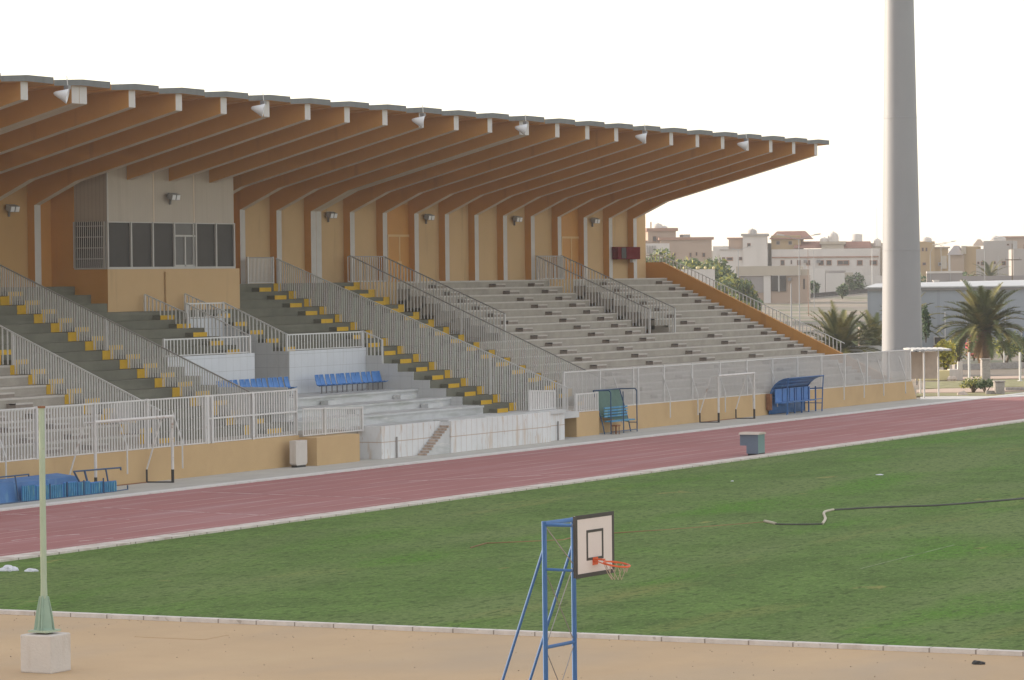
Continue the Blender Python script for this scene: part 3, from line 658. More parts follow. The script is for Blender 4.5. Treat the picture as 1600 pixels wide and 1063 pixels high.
# ---------------------------------------------------------------- overturned shelters at the left
t = thing('fallen_shelter', 'overturned blue shelter with slatted seat backs lying on the apron', 'dugout', (106.5, 71.4, 0))
m = MB(); m.obox((101.9, 71.25, .05), (5.1, .2, 0), (0, .9, .1), (0, .10, .66)); m.build('sheet', 'bluepanel', t)
x = 102.7
for i in range(7):
    m = MB(); zz = random.uniform(-.05, .05); n = 7; ww = .82; hz_ = .60-.02*i
    m.box(x, x+ww, 71.06, 71.1, .04, hz_+zz)
    for j in range(n): m.box(x+ww*(j+.15)/n, x+ww*(j+.55)/n, 71.01, 71.06, .06, hz_-.03+zz, 1)
    m.build('seat_back', ['blue' if i % 2 else 'bluepanel', 'bluelight'], t); x += .89
m = MB(); m.path([(106.9, 71.2, .2), (106.4, 71.3, .92), (109.7, 71.4, .88), (109.7, 71.4, .78)], .035, 6); m.tube((107.1, 71.15, .4), (107.1, 71.3, .92), .045, 6).tube((108.6, 71.25, .4), (108.6, 71.35, .9), .035, 6).tube((108.7, 71.1, .04), (110.0, 71.3, .04), .03, 6).tube((110.0, 71.3, .04), (110.0, 71.3, .2), .03, 6)
m.path([(102.9, 71.0, .03), (108.0, 71.02, .03)], .03, 6)
for xx in (104.4, 105.5, 106.6, 107.9): m.tube((xx, 71.0, .03), (xx, 71.0, .6), .03, 6)
m.build('frame', 'navysteel', t)
t = thing('fallen_shelter', 'plain blue overturned shelter cut by the left picture edge', 'dugout', (101.5, 71.4, 0))
MB().obox((97.5, 71.1, .03), (5.1, .15, 0), (0, 1.0, .15), (0, .1, .74)).build('sheet', 'bluepanel', t)
m = MB(); m.path([(98.0, 71.1, 1.0), (103.5, 71.3, .98), (103.5, 71.3, .9)], .03, 6); m.tube((102.5, 71.05, .05), (102.5, 71.2, .98), .03, 6); m.tube((98, 71.0, .05), (103, 71.05, .05), .03, 6); m.build('frame', 'navysteel', t)

# ---------------------------------------------------------------- bin, cabinet, litter, hose
t = thing('waste_bin', 'white square bin with rounded foot beside the beige wall block', 'bin', (125.3, 72.55, 0))
MB().prism([(124.8, .12), (125.55, .12), (125.65, .2), (125.65, 1.15), (124.7, 1.15), (124.7, .2)], 1, 72.5, 72.8).build('body', 'blockwhite', t)
MB().box(124.8, 125.55, 72.52, 72.78, 0, .12).build('foot', 'black', t)
t = thing('control_cabinet', 'blue-grey cabinet with overhanging side box on the track edge', 'cabinet', (138.7, 57.6, 0))
MB().box(138.6, 139.35, 57.45, 58.0, .1, .93, 0, {'-y': 1}).build('body', ['cabinet', 'cabinetgreen'], t)
MB().box(138.6, 139.3, 58.0, 58.3, .45, .93).build('side_box', 'cabinet', t)
MB().prism([(138.52, .93), (139.42, .93), (139.3, 1.02), (138.7, 1.02)], 1, 57.4, 58.35).build('lid', 'cabtop', t)
MB().box(138.7, 139.3, 57.43, 57.98, .0, .12).build('plinth', 'black', t)
def rag(lb, p, sx, sy, h, cat='litter', mt='bag'):
    bm = bmesh.new(); bmesh.ops.create_icosphere(bm, subdivisions=3, radius=1)
    for v in bm.verts:
        a = 1+.25*math.sin(v.co.x*5+p[0])*math.cos(v.co.y*4+1)+random.uniform(-.06, .06)
        v.co = Vector((v.co.x*sx*a, v.co.y*sy*a, max(-.02, v.co.z*h*a)))
    me = bpy.data.meshes.new('litter'); bm.to_mesh(me); bm.free(); me.materials.append(M[mt])
    o = bpy.data.objects.new('litter', me); C.objects.link(o); o.location = p; tag(o, lb, cat); return o
rag('crumpled white plastic bag on the grass left of the lamp post', (78.45, 54.75, .03), .24, .24, .14)
rag('flat scrap of white plastic next to the crumpled bag', (78.5, 54.05, .03), .16, .18, .07)
rag('small white scrap on the grass below the control cabinet', (121.4, 51.4, .02), .05, .06, .03)
rag('pale twisted scrap on the far grass', (126.8, 47.45, .02), .10, .16, .03)
rag('small black lump on the tan yard beyond the near kerb', (66.6, 22.85, .02), .09, .13, .06, 'stone', 'black')
def smooth(pts, n=5):
    out = []
    for i in range(len(pts)-1):
        p0, p1, p2, p3 = [Vector(pts[max(0, min(len(pts)-1, i+k))]) for k in (-1, 0, 1, 2)]
        for j in range(n):
            t_ = j/n; out.append(.5*((2*p1)+(p2-p0)*t_+(2*p0-5*p1+4*p2-p3)*t_*t_+(3*p1-p0-3*p2+p3)*t_**3))
    return out+[Vector(pts[-1])]
hp = [(101.88, 42.03), (100.96, 41.28), (101.0, 40.6), (101.41, 39.88), (103.5, 40.6), (106.2, 41.7), (107.47, 41.87), (109.06, 40.93), (110.52, 39.41), (112.5, 38.5), (114.81, 37.67), (122, 35.2)]
t = thing('hose', 'dark irrigation hose snaking over the right half of the grass', 'hose', (101.9, 42, 0))
MB().path([(p.x, p.y, .04) for p in smooth(hp[6:])], .04, 6).build('dark_length', 'hose', t); MB().path([(p.x, p.y, .035) for p in smooth(hp[1:4])], .035, 6).build('dark_length', 'hose', t)
MB().path([(p.x, p.y, .05) for p in smooth(hp[3:7])], .045, 6).build('pale_length', 'hosepale', t); MB().path([(a, b, .05) for a, b in hp[:2]], .05, 6).build('pale_length', 'hosepale', t)
t = tag(MB().path([(89.48, 46.18, .04), (91.12, 46.5, .04), (92.0, 45.8, .03), (93.17, 44.96, .02), (94.0, 45.0, .05), (94.69, 45.15, .05), (98, 43.6, .02), (101.88, 42.03, .02)], .022, 6).build('pipe', 'frondbrown'), 'thin pale pipe half sunk in the grass behind the basketball board', 'pipe')
struct(MB().obox((86.7, 33.0, .01), (8.4, .3, 0), (0, .05, 0), (0, 0, .014)), 'faded_pitch_line', 'fadedline')

# ---------------------------------------------------------------- pale green post on its block
t = thing('lamp_post', 'pale green steel post with flared foot on a whitewashed concrete block', 'post', (58.65, 40.02, 0))
bm_ = MB(); bm_.box(58.28, 59.0, 39.66, 40.42, 0, .78)
o = bm_.build('block', 'blockwhite', t); bv = o.modifiers.new('b', 'BEVEL'); bv.width = .03; bv.segments = 2
cx_, cy_ = 58.62, 40.05
MB().box(cx_-.24, cx_+.24, cy_-.24, cy_+.24, .82, .86).build('base_plate', 'polegreen', t)
m = MB()
for a in range(4):
    d = Vector((math.cos(a*math.pi/2+.3), math.sin(a*math.pi/2+.3), 0)); s_ = Vector((-d.y, d.x, 0))*.012
    c0 = Vector((cx_, cy_, .86))
    m.prism([(0, 0)]*3, 2, 0, 0) if False else None
    P0 = [c0+d*.05, c0+d*.22, c0+d*.17+Vector((0, 0, .35)), c0+d*.10+Vector((0, 0, .68)), c0+d*.05+Vector((0, 0, .68))]
    m.face([p+s_ for p in P0]); m.face([p-s_ for p in P0][::-1])
    for i in range(5): a1, b1 = P0[i], P0[(i+1) % 5]; m.face([a1+s_, a1-s_, b1-s_, b1+s_])
m.lathe((cx_, cy_, .86), [(.21, 0), (.19, .05), (.16, .3), (.1, .62), (.085, .7)], 4)
m.build('flared_foot', 'flaregreen', t)
MB().tube((cx_, cy_, 1.5), (cx_, cy_, 1.9), .075, 8, r2=.062).tube((cx_, cy_, 1.9), (cx_, cy_, 5.38), .066, 8, r2=.062).build('shaft', 'polegreen', t, smooth=False)
MB().tube((cx_, cy_, 5.38), (cx_, cy_, 5.42), .08, 8).build('cap', 'rust', t)

# ---------------------------------------------------------------- basketball hoop
fw = Vector((-ROT.col[2].x, -ROT.col[2].y, 0)).normalized(); rt = Vector((fw.y, -fw.x, 0))
bdir = (rt*.5+fw*.866).normalized(); rdir = (rt*.866-fw*.5).normalized(); up = Vector((0, 0, 1))
BL = at(900, 904, 58.7)                     # near lower corner of the board
t = thing('basketball_hoop', 'basketball backboard on a blue tubular frame in front of the grass', 'basketball hoop', (BL.x, BL.y, 0))
W_, H_ = 1.36, 1.05
o = MB().obox(BL, bdir*W_, -rdir*.04, up*H_).build('backboard', 'boardwhite', t)
MB().obox(BL-bdir*.012-rdir*.042, bdir*.012, rdir*.05, up*H_).build('edge_strip', 'boardblack', o)
m = MB(); e = rdir*.006; bt = .06
def strip(mb, u0, u1, v0, v1): mb.obox(BL+bdir*u0+up*v0, bdir*(u1-u0), e, up*(v1-v0))
strip(m, -.01, W_+.01, 0-.01, bt); strip(m, -.01, W_+.01, H_-bt, H_+.01); strip(m, -.01, bt, bt, H_-bt); strip(m, W_-bt, W_+.01, bt, H_-bt)
u0, u1, v0, v1 = .38, .98, .27, .79
strip(m, u0, u1, v0, v0+.045); strip(m, u0, u1, v1-.045, v1); strip(m, u0, u0+.05, v0+.045, v1-.045); strip(m, u1-.05, u1, v0+.045, v1-.045)
m.build('board_marking', 'boardblack', o)
rc = BL+bdir*(W_/2)+up*.27
m = MB(); m.obox(rc-bdir*.09-up*.09, bdir*.18, rdir*.012, up*.13); m.obox(rc-bdir*.06-up*.005, bdir*.12, rdir*.17, up*.02)
rdt = (rdir-up*.16).normalized(); cR = rc+rdt*.43
ring = [cR+rdt*(.225*math.cos(a))+bdir*(.225*math.sin(a)) for a in [2*math.pi*i/24 for i in range(25)]]
m.path(ring, .017, 6); m.tube(rc+bdir*.07-up*.0, cR+bdir*.19-rdir*.1, .01, 6).tube(rc-bdir*.07, cR-bdir*.19-rdir*.1, .01, 6); rm = m.build('rim', 'rim', t)
m = MB()
for i in range(12):
    a = 2*math.pi*i/12; b = a+math.pi/12
    p0 = cR+rdir*(.22*math.cos(a))+bdir*(.22*math.sin(a)); 
    for s_ in (-1, 1):
        b = a+s_*math.pi/12; p1 = cR+rdir*(.17*math.cos(b))+bdir*(.17*math.sin(b))-up*.14; m.tube(p0, p1, .005, 4, cap=False)
        if i > 5: p2 = cR+rdir*(.11*math.cos(a)+.02)+bdir*(.11*math.sin(a))-up*.26; m.tube(p1, p2, .005, 4, cap=False)
m.build('net', 'net', rm)
A = BL-rdir*.60-bdir*.02; B = A+bdir*1.02; A.z = 0; B.z = 0
zA1, zB1 = 3.76, 3.76
for p in (A, B): MB().tube(p, p+up*3.78, .044, 10).build('upright', 'bluesteel', t)
def beam(p, q, r=.028): return MB().tube(p, q, r, 8).build('beam', 'bluesteel', t)
beam(A+up*3.74, B+up*3.74, .04); beam(A+up*1.62, B+up*1.62, .032)
for p, off in ((A, .0), (B, 1.02)):
    beam(p+up*3.72, BL+bdir*off+up*(.9)-rdir*.06, .03); beam(p+up*2.96, BL+bdir*off+up*.13-rdir*.06, .024)
for p in (A, B): MB().tube(p+up*3.35, p-rdir*1.2-bdir*.05, .028, 8).build('brace', 'bluesteel', t)
for (p, q, za, zb) in ((A, B, 1.62, 2.95), (B, A, 1.62, 2.95), (A, B, 0.2, 1.6), (B, A, 0.2, 1.6)): MB().tube(p+up*zb, q+up*za, .009, 6).build('tie_rod', 'metal', t)
MB().tube(A+up*3.72, B+up*2.96, .01, 6).build('tie_rod', 'metal', t)

# ---------------------------------------------------------------- mast
mb = at(1410, 590, 262)
t = thing('floodlight_mast', 'huge grey tapering floodlight mast rising out of the picture beyond the stand', 'mast', (mb.x, mb.y, 0))
MB().lathe((mb.x, mb.y, 0), [(1.55, 0), (1.53, 2), (1.05, 32), (1.0, 38)], 48).build('shaft', 'mast', t, smooth=True)
for z_, r_ in ((9.5, 1.413), (19.5, 1.253), (29.0, 1.1)): MB().lathe((mb.x, mb.y, z_), [(r_, -.06), (r_+.012, -.05), (r_+.012, .05), (r_, .06)], 48).build('section_joint', 'mast', t, smooth=False)
MB().tube((mb.x, mb.y, -.2), (mb.x, mb.y, .35), 2.1, 24).build('base', 'blockwhite', t)
MB().box(mb.x-3, mb.x+3, mb.y-.6, mb.y+.6, 38, 38.6).build('head_frame', 'metal', t)
for i in range(6): MB().lathe((mb.x-2.5+i, mb.y-.7, 38.5), [(.1, 0), (.4, .4)], 12, axis=(0, -1, -.6)).build('floodlight', 'alu', t)

# ---------------------------------------------------------------- garden strip at the right
def gz(p): return terrain(p.x, p.y)
def patch(name, pts, z, mt, kind='structure'):
    m = MB(); pp = [onz(a, b, z) for a, b in pts]; n = len(pp)
    m.v = [tuple(p) for p in pp]+[(p.x, p.y, p.z-.25) for p in pp]; m.f = [tuple(range(n))]+[(k, (k+1) % n, n+(k+1) % n, n+k) for k in range(n)]; m.m = [0]*(n+1)
    return struct(m, name, mt, kind)
patch('pink_path', [(1432, 609), (1500, 606), (1600, 600), (1900, 585), (1900, 598), (1600, 610), (1500, 613.5), (1432, 613.5)], .03, 'sandpath')
patch('flower_bed', [(1432, 614.5), (1600, 613), (1600, 616.5), (1545, 619), (1432, 619)], .04, 'dryland')
patch('garden_strip', [(1446, 597), (1600, 592), (1900, 580), (1900, 588), (1600, 604), (1446, 607)], .06, 'dryland')
patch('pale_path', [(1490, 589.5), (1600, 587), (1900, 574), (1900, 577), (1600, 591), (1490, 593)], .04, 'sandpath')
patch('light_verge', [(1438, 620), (1600, 616), (1900, 600), (1900, 606), (1600, 619.2), (1530, 622.5), (1438, 624.5)], .035, 'whitekerb')
def wallline(name, lb, p0, p1, z, h, th, mt, cat='wall'):
    a, b = onz(*p0), onz(*p1); d = (b-a).normalized(); s = Vector((-d.y, d.x, 0))*th
    o = MB().obox(a+Vector((0, 0, -.1)), b-a, s, (0, 0, h+.1)).build(name, mt); tag(o, lb, cat); return o
wallline('low_wall', 'low grey stone wall behind the palm trunk', (1492, 579), (1640, 575), 0, .5, .4, 'grasstone')
def stub(lb, px, py, w, h, mt='grasstone', d=.8, nm='stone_post', cat='post'):
    p = onz(px, py); t = thing(nm, lb, cat, tuple(p))
    b = MB().obox(p-rt*w/2, rt*w, fw*d, up*h).build('block', mt, t); v = b.modifiers.new('b', 'BEVEL'); v.width = .05
    MB().obox(p-rt*(w/2+.04)+up*h-fw*.04, rt*(w+.08), fw*(d+.08), up*.08).build('cap', mt, t)
    return t
stub('tall squared stone post in front of the palm trunk', 1541, 595, .62, 1.5)
stub('short stone block beside the far edge of the track', 1562.5, 617, .62, .80)
t = thing('stone_blocks', 'low row of grey kerb stones leading to the short stone block', 'stones', tuple(onz(1549, 617)))
MB().obox(onz(1541, 617), rt*.7, fw*.4, up*.25).build('stone', 'grasstone', t)
MB().obox(onz(1571, 611), rt*1.4, fw*.6, up*.22).build('stone', 'grasstone', t)
rag('pale boulder on the verge beside the green shrubs', tuple(onz(1504, 618)), .45, .3, .25, 'stone', 'cabtop')
t = thing('rubble_stones', 'pile of pinkish stones at the foot of the yellow-green bush', 'stones', tuple(onz(1482, 595)))
for i in range(7):
    p = onz(1474+i*2.7, 594+random.uniform(-1, 1)); MB().lathe(p, [(.22, -.02), (.26, .12), (.15, .3), (0, .33)], 7).build('stone', 'cabtop', t)
for x, y0, y1, lb in ((1514.5, 596, 551, 'left white steel post between the yellow-green bush and the palm'), (1594, 597, 551, 'white steel post at the right picture edge')):
    p = onz(x, y0); h = (y0-y1)/FPX*p.length; t = thing('white_post', lb, 'post', tuple(p))
    MB().tube(p, p+up*h, .09, 8).build('shaft', 'railwhite', t); MB().tube(p, p+up*.1, .2, 8).build('foot', 'railwhite', t)
p = onz(1569, 571); t = thing('white_post', 'thinner white post behind the palm, right of the trunk', 'post', tuple(p)); MB().tube(p, p+up*2.2, .06, 8).build('shaft', 'railwhite', t); MB().tube(p, p+up*.1, .15, 8).build('foot', 'railwhite', t)
# small shelter at the end of the stand
p0 = onz(1444, 623); t = thing('small_shelter', 'small open shelter with pale flat roof at the end of the beige wall', 'shelter', tuple(p0))
a, b = onz(1444, 623), onz(1466.5, 620); hh = 2.95
for q in (a, b): MB().tube(q, q+up*hh, .06, 8).build('post', 'railwhite', t)
for q in (a, b): MB().tube(q+fw*4.5-rt*.6, q+fw*4.5-rt*.6+up*hh, .06, 8).build('post', 'railwhite', t)
m = MB()
for i in range(14): m.obox(a-rt*.7+rt*i*.17+up*(hh+.02*(i % 2))-fw*.3, rt*.17, fw*5.3, up*.10)
m.build('roof', 'shedroof', t)
m = MB(); m.obox(a+fw*4.2-rt*.4+up*1.1, rt*1.8, fw*.06, up*1.7); m.build('back_panel', 'cabtop', t)
t = thing('yellow_kiosk', 'pale yellow block standing under the small shelter', 'block', tuple(onz(1445, 594)))
q = onz(1434, 595); MB().obox(q, rt*1.3, fw*1.3, up*.65).build('side', 'lemon', t); MB().obox(q+rt*1.3, rt*1.0, fw*1.2, up*.72).build('front', 'lemon', t); MB().obox(q+rt*2.3, rt*.95, fw*1.2, up*.78).build('end', 'blockwhite', t)
MB().obox(q+rt*2.9+up*.78, rt*.35, fw*.4, up*.55).build('upstand', 'blockwhite', t)

# ---------------------------------------------------------------- vegetation
def leafmesh(c, rad, n, sz, mb, squash=1.0, cl=14, ml=2):
    cs = [(Vector((random.gauss(0, 1), random.gauss(0, 1), random.gauss(0, 1))).normalized()*random.uniform(.35, 1)) for _ in range(cl)]
    for i in range(n):
        k = random.choice(cs); o = Vector((random.gauss(0, 1), random.gauss(0, 1), random.gauss(0, 1))).normalized()*(random.random()**.4)*.42
        q = k*.72+o; p = Vector((c[0]+q.x*rad[0], c[1]+q.y*rad[1], max(.05+c[2]-rad[2], c[2]+q.z*rad[2]*squash)))
        a = Vector((random.gauss(0, 1), random.gauss(0, 1), random.gauss(0, 1))).normalized(); b = a.orthogonal().normalized(); s = sz*random.uniform(.6, 1.4)
        mb.face([p-a*s, p+b*s*.5, p+a*s, p-b*s*.5], random.randrange(ml))
def bush(lb, px, py, D, w, h, mts, cat='bush', n=900, sz=.16, ground=None, grp=None, name='bush', trunk=.3):
    p = at(px, py, D); g = gz(p) if ground is None else ground
    t = thing(name, lb, cat, (p.x, p.y, g), grp)
    m = MB(); leafmesh((p.x, p.y, g+h*.5+trunk*.4), (w/2, w/2, h/2), n, sz, m, ml=len(mts)); m.build('foliage', mts, t, recalc=False)
    m = MB()
    for i in range(5):
        a = random.uniform(0, 6.28); r = w*.22; m.tube((p.x, p.y, g-.05), (p.x+math.cos(a)*r, p.y+math.sin(a)*r, g+h*.55), .07*w/2, 6, r2=.02)
    m.build('stems', 'bark', t)
    return t
def frond(mb, base, az, elev, L, droop, wl=.55, m=0, n=16):
    pts = []; p = Vector(base); e = elev
    for i in range(n+1):
        pts.append(p.copy()); d = Vector((math.cos(az)*math.cos(e), math.sin(az)*math.cos(e), math.sin(e))); p = p+d*(L/n); e -= droop/n*(.4+1.2*i/n)
    for a, b in zip(pts, pts[1:]):
        d = (b-a).normalized(); s = d.cross(up).normalized()
        mb.face([a-s*.025, b-s*.02, b+s*.02, a+s*.025], m)
    for i in range(1, n+1):
        f = i/n; ll = wl*math.sin(math.pi*(.12+.82*f))**.7
        for j in (0, .33, .66):
            q = pts[i-1].lerp(pts[i], j); d = (pts[i]-pts[i-1]).normalized(); s = d.cross(up).normalized(); u2 = s.cross(d)
            for sg in (-1, 1):
                dr = (s*sg*.75+d*.62+u2*random.uniform(.05, .35)).normalized(); tip = q+dr*ll*random.uniform(.8, 1.1); wv = d*.055
                mb.face([q-wv, q+wv, tip], m)
def palm(lb, px, D, h, L, nf, cat='palm', th=.3, lo=-.5, ground=None, wl=.75, py=560, hi=1.45, dr_=.6):
    p = at(px, py, D); g = gz(p) if ground is None else ground
    t = thing('palm_tree', lb, cat, (p.x, p.y, g))
    m = MB(); pr = [(th*1.35, 0)]+[(th*(1.15-.1*(i % 2)+.25*(i/12 > .8)), h*i/12) for i in range(1, 13)]+[(th*.3, h+.35)]
    m.lathe((p.x, p.y, g-.05), pr, 10); m.build('trunk', 'trunk', t)
    m = MB(); nd = int(nf*.10)
    for i in range(nf):
        f = (i+.5)/nf; el = hi-(hi-lo)*f**.9+random.uniform(-.1, .1); az = i*2.39996+random.uniform(-.2, .2)
        frond(m, (p.x+math.cos(az)*th*.5, p.y+math.sin(az)*th*.5, g+h+.2*(1-f)), az, el, L*random.uniform(.78, 1.1), dr_+.8*f+random.uniform(-.15, .3), wl, 0 if random.random() < .62 else 1)
    m.build('crown', ['frond', 'frondy'], t, recalc=False)
    m = MB()
    for i in range(nd): az = i*2.39996*1.3; frond(m, (p.x, p.y, g+h-.1), az, -.7+random.uniform(-.2, .2), L*.65, .9, wl*.5, 0, 10)
    m.build('dead_fronds', 'frondbrown', t, recalc=False)
    return t
palm('large date palm with thick trunk and full arching crown before the pale blue shed', 1538, 279, 3.0, 4.2, 84, th=.40, py=575, lo=-.12, wl=.85)
palm('low broad palm growing behind the sloping end wall', 1312, 300, .9, 4.3, 84, th=.35, py=540, lo=.0)
palm('small palm to the right of the low broad palm, touching the shed corner', 1366, 315, .9, 3.6, 34, th=.3, py=540, lo=.1)
palm('slender palm half hidden behind the floodlight mast', 1418, 330, 1.9, 3.9, 26, th=.25, py=560, lo=-.1)
bush('yellow-green vase-shaped bush beside the small shelter', 1477, 590, 262, 2.2, 3.0, ['leafyellow', 'leafyellow', 'leafy'], n=1500, sz=.14, ground=0)
bush('small dark cypress behind the shelter roof', 1447, 560, 300, 1.1, 3.3, ['leafdark'], n=1100, sz=.12, ground=1.7, name='cypress', cat='cypress')
bush('loose green shrub with pink flowers left of the palm trunk', 1522, 575, 285, 1.9, 2.6, ['leaf', 'flower', 'flower', 'leafy'], n=700, sz=.12, ground=.5, name='flowering_shrub', cat='shrub')
bush('grey-green shrub behind the yellow-green bush', 1497, 575, 290, 2.4, 2.6, ['leaf', 'leafy'], n=700, sz=.13, ground=0)
bush('tall grassy shrub right of the palm trunk', 1572, 575, 290, 3.2, 2.7, ['leaf', 'leafy'], n=900, sz=.13, ground=0)
bush('tall shrub cut by the right picture edge', 1598, 575, 291, 2.8, 3.1, ['leaf', 'leaf'], n=900, sz=.13, ground=0)
bush('bright low shrub in the bed next to the small shelter', 1520, 612, 224, 2.0, .95, ['leafy', 'leaf'], n=700, sz=.09, ground=0)
bush('darker low shrub in the bed beside the short stone block', 1540, 612, 223, 1.5, .85, ['leafdark', 'leaf'], n=500, sz=.09, ground=0)
g5 = 'green trees behind the end wall'
for i, (px, D, w_, h_, lb) in enumerate(((1022, 430, 9, 9.6, 'light green tree directly beside the last roof rib'), (1040, 446, 10, 8.4, 'green tree behind the first lamps of the low white wall'), (1058, 440, 10, 8.8, 'rounded green tree before the beige house'), (1079, 445, 11, 8.9, 'reddish-green tree below the beige house windows'), (1098, 438, 10, 8.6, 'green tree below the right corner of the beige house'),
                                        (1118, 442, 10, 8.2, 'green tree left of the white house'), (1136, 428, 9, 6.6, 'dark green tree beside the beige shop'), (1146, 405, 7, 4.4, 'low green tree in front of the shop wall'))):
    bush(lb, px, 440, D, w_, h_, ['leaf', 'leaf', 'leafy'] if i != 3 else ['leaf', 'frondbrown', 'leaf'], n=4200, sz=.38, grp=g5, name='tree', cat='tree', trunk=.8)
for px, D, w_, h_, lb in ((1338, 640, 4.5, 3.6, 'dark shrub against the white boundary wall'), (1272, 600, 2.6, 3.0, 'thin roadside shrub right of the beige shop'), (1316, 590, 2.6, 2.5, 'low dry shrub on the slope below the white house'), (1510, 560, 5, 5, 'dark tree above the shed roof left of the pale houses'), (1440, 520, 9, 5, 'dark hedge seen over the shed roof')):
    bush(lb, px, 450, D, w_, h_, ['leaf', 'leafdark'], n=800, sz=.3, name='shrub', cat='shrub')
for px, D, lb in ((1546, 560, 'distant palm above the shed roof before the pale house'), (1165, 820, 'tiny palm between the beige house and the white house')):
    palm(lb, px, D, 3.5 if D < 800 else 6, 3.6, 22, th=.3, lo=.1, wl=.7, py=440)

# ---------------------------------------------------------------- shed
a, b = at(1356, 520, 335), at(1700, 520, 331); a.z = b.z = .2; d = (b-a).normalized(); nrm = Vector((-d.y, d.x, 0))
if nrm.dot(fw) < 0: nrm = -nrm
t = thing('warehouse', 'long pale blue corrugated shed with white roof behind the palm', 'warehouse', (a.x, a.y, .2))
Hs = 6.05
MB().obox(a, b-a, nrm*24, up*Hs).build('wall', 'shedblue', t)
m = MB(); m.face([a+up*Hs-nrm*.3-d*.2, b+up*(Hs-.0)-nrm*.3, b+up*(Hs+.6)+nrm*12, a+up*(Hs+.3)+nrm*12-d*.2]); m.face([a+up*(Hs+.3)+nrm*12-d*.2, b+up*(Hs+.6)+nrm*12, b+up*(Hs)+nrm*24, a+up*Hs+nrm*24-d*.2])
rf = m.build('roof', 'shedroof', t); s_ = rf.modifiers.new('t', 'SOLIDIFY'); s_.thickness = .12
MB().obox(a+up*(Hs-.25)-nrm*.22, b-a, nrm*.2, up*.2).build('gutter', 'metal', t)
def onface(o, dd, px, py):
    """point on the vertical plane through o along dd"""
    r = ray(px, py); n = Vector((-dd.y, dd.x, 0)); k = (o-Vector((0, 0, CAMH))).dot(n)/r.dot(n); return Vector((0, 0, CAMH))+r*k
for (x0, y0, x1, y1), mt_ in (((1459, 526, 1478, 539), 'glass'), ((1538, 524, 1552, 539), 'glass'), ((1596, 512, 1625, 545), 'shedblue')):
    p, q = onface(a, d, x0, y1), onface(a, d, x1, y0)
    f = MB().obox(p-nrm*.09, d*((q-p).dot(d)), nrm*.1, up*(q.z-p.z)).build('window', 'alu', t)
    MB().obox(p-nrm*.12+d*.1+up*.08, d*((q-p).dot(d)-.2), nrm*.03, up*(q.z-p.z-.16)).build('pane', 'glass' if mt_ == 'glass' else 'cabinet', f)
p = onface(a, d, 1480, 528); m = MB(); m.tube(onface(a, d, 1459, 541)-nrm*1.2, onface(a, d, 1520, 540)-nrm*1.2, .06, 6).build('pipe', 'rust', t)
for x in (1477, 1511, 1571): q = onface(a, d, x, 543)-nrm*.08; MB().tube(q, q+up*3.4, .05, 6).build('downpipe', 'railwhite', t)
q = at(1343, 540, 318); q.z = 1.0; t = thing('louvre_unit', 'pale slatted unit beside the shed corner', 'air unit', tuple(q))
MB().obox(q, rt*.9, fw*1.0, up*1.75).build('case', 'cabtop', t)
m = MB()
for i in range(5): m.obox(q+rt*(.08+i*.17)-fw*.03+up*.15, rt*.1, fw*.03, up*1.4)
m.build('louvres', 'railwhite', t)
p = at(1348, 548, 300); p.z = 0; t = tag(MB().obox(at(1316, 550, 300)-up*(at(1316, 550, 300).z), rt*5.8, fw*.25, up*1.45).build('low_wall', 'whitekerb'), 'low pale wall at the lower end of the sloping end wall', 'wall')

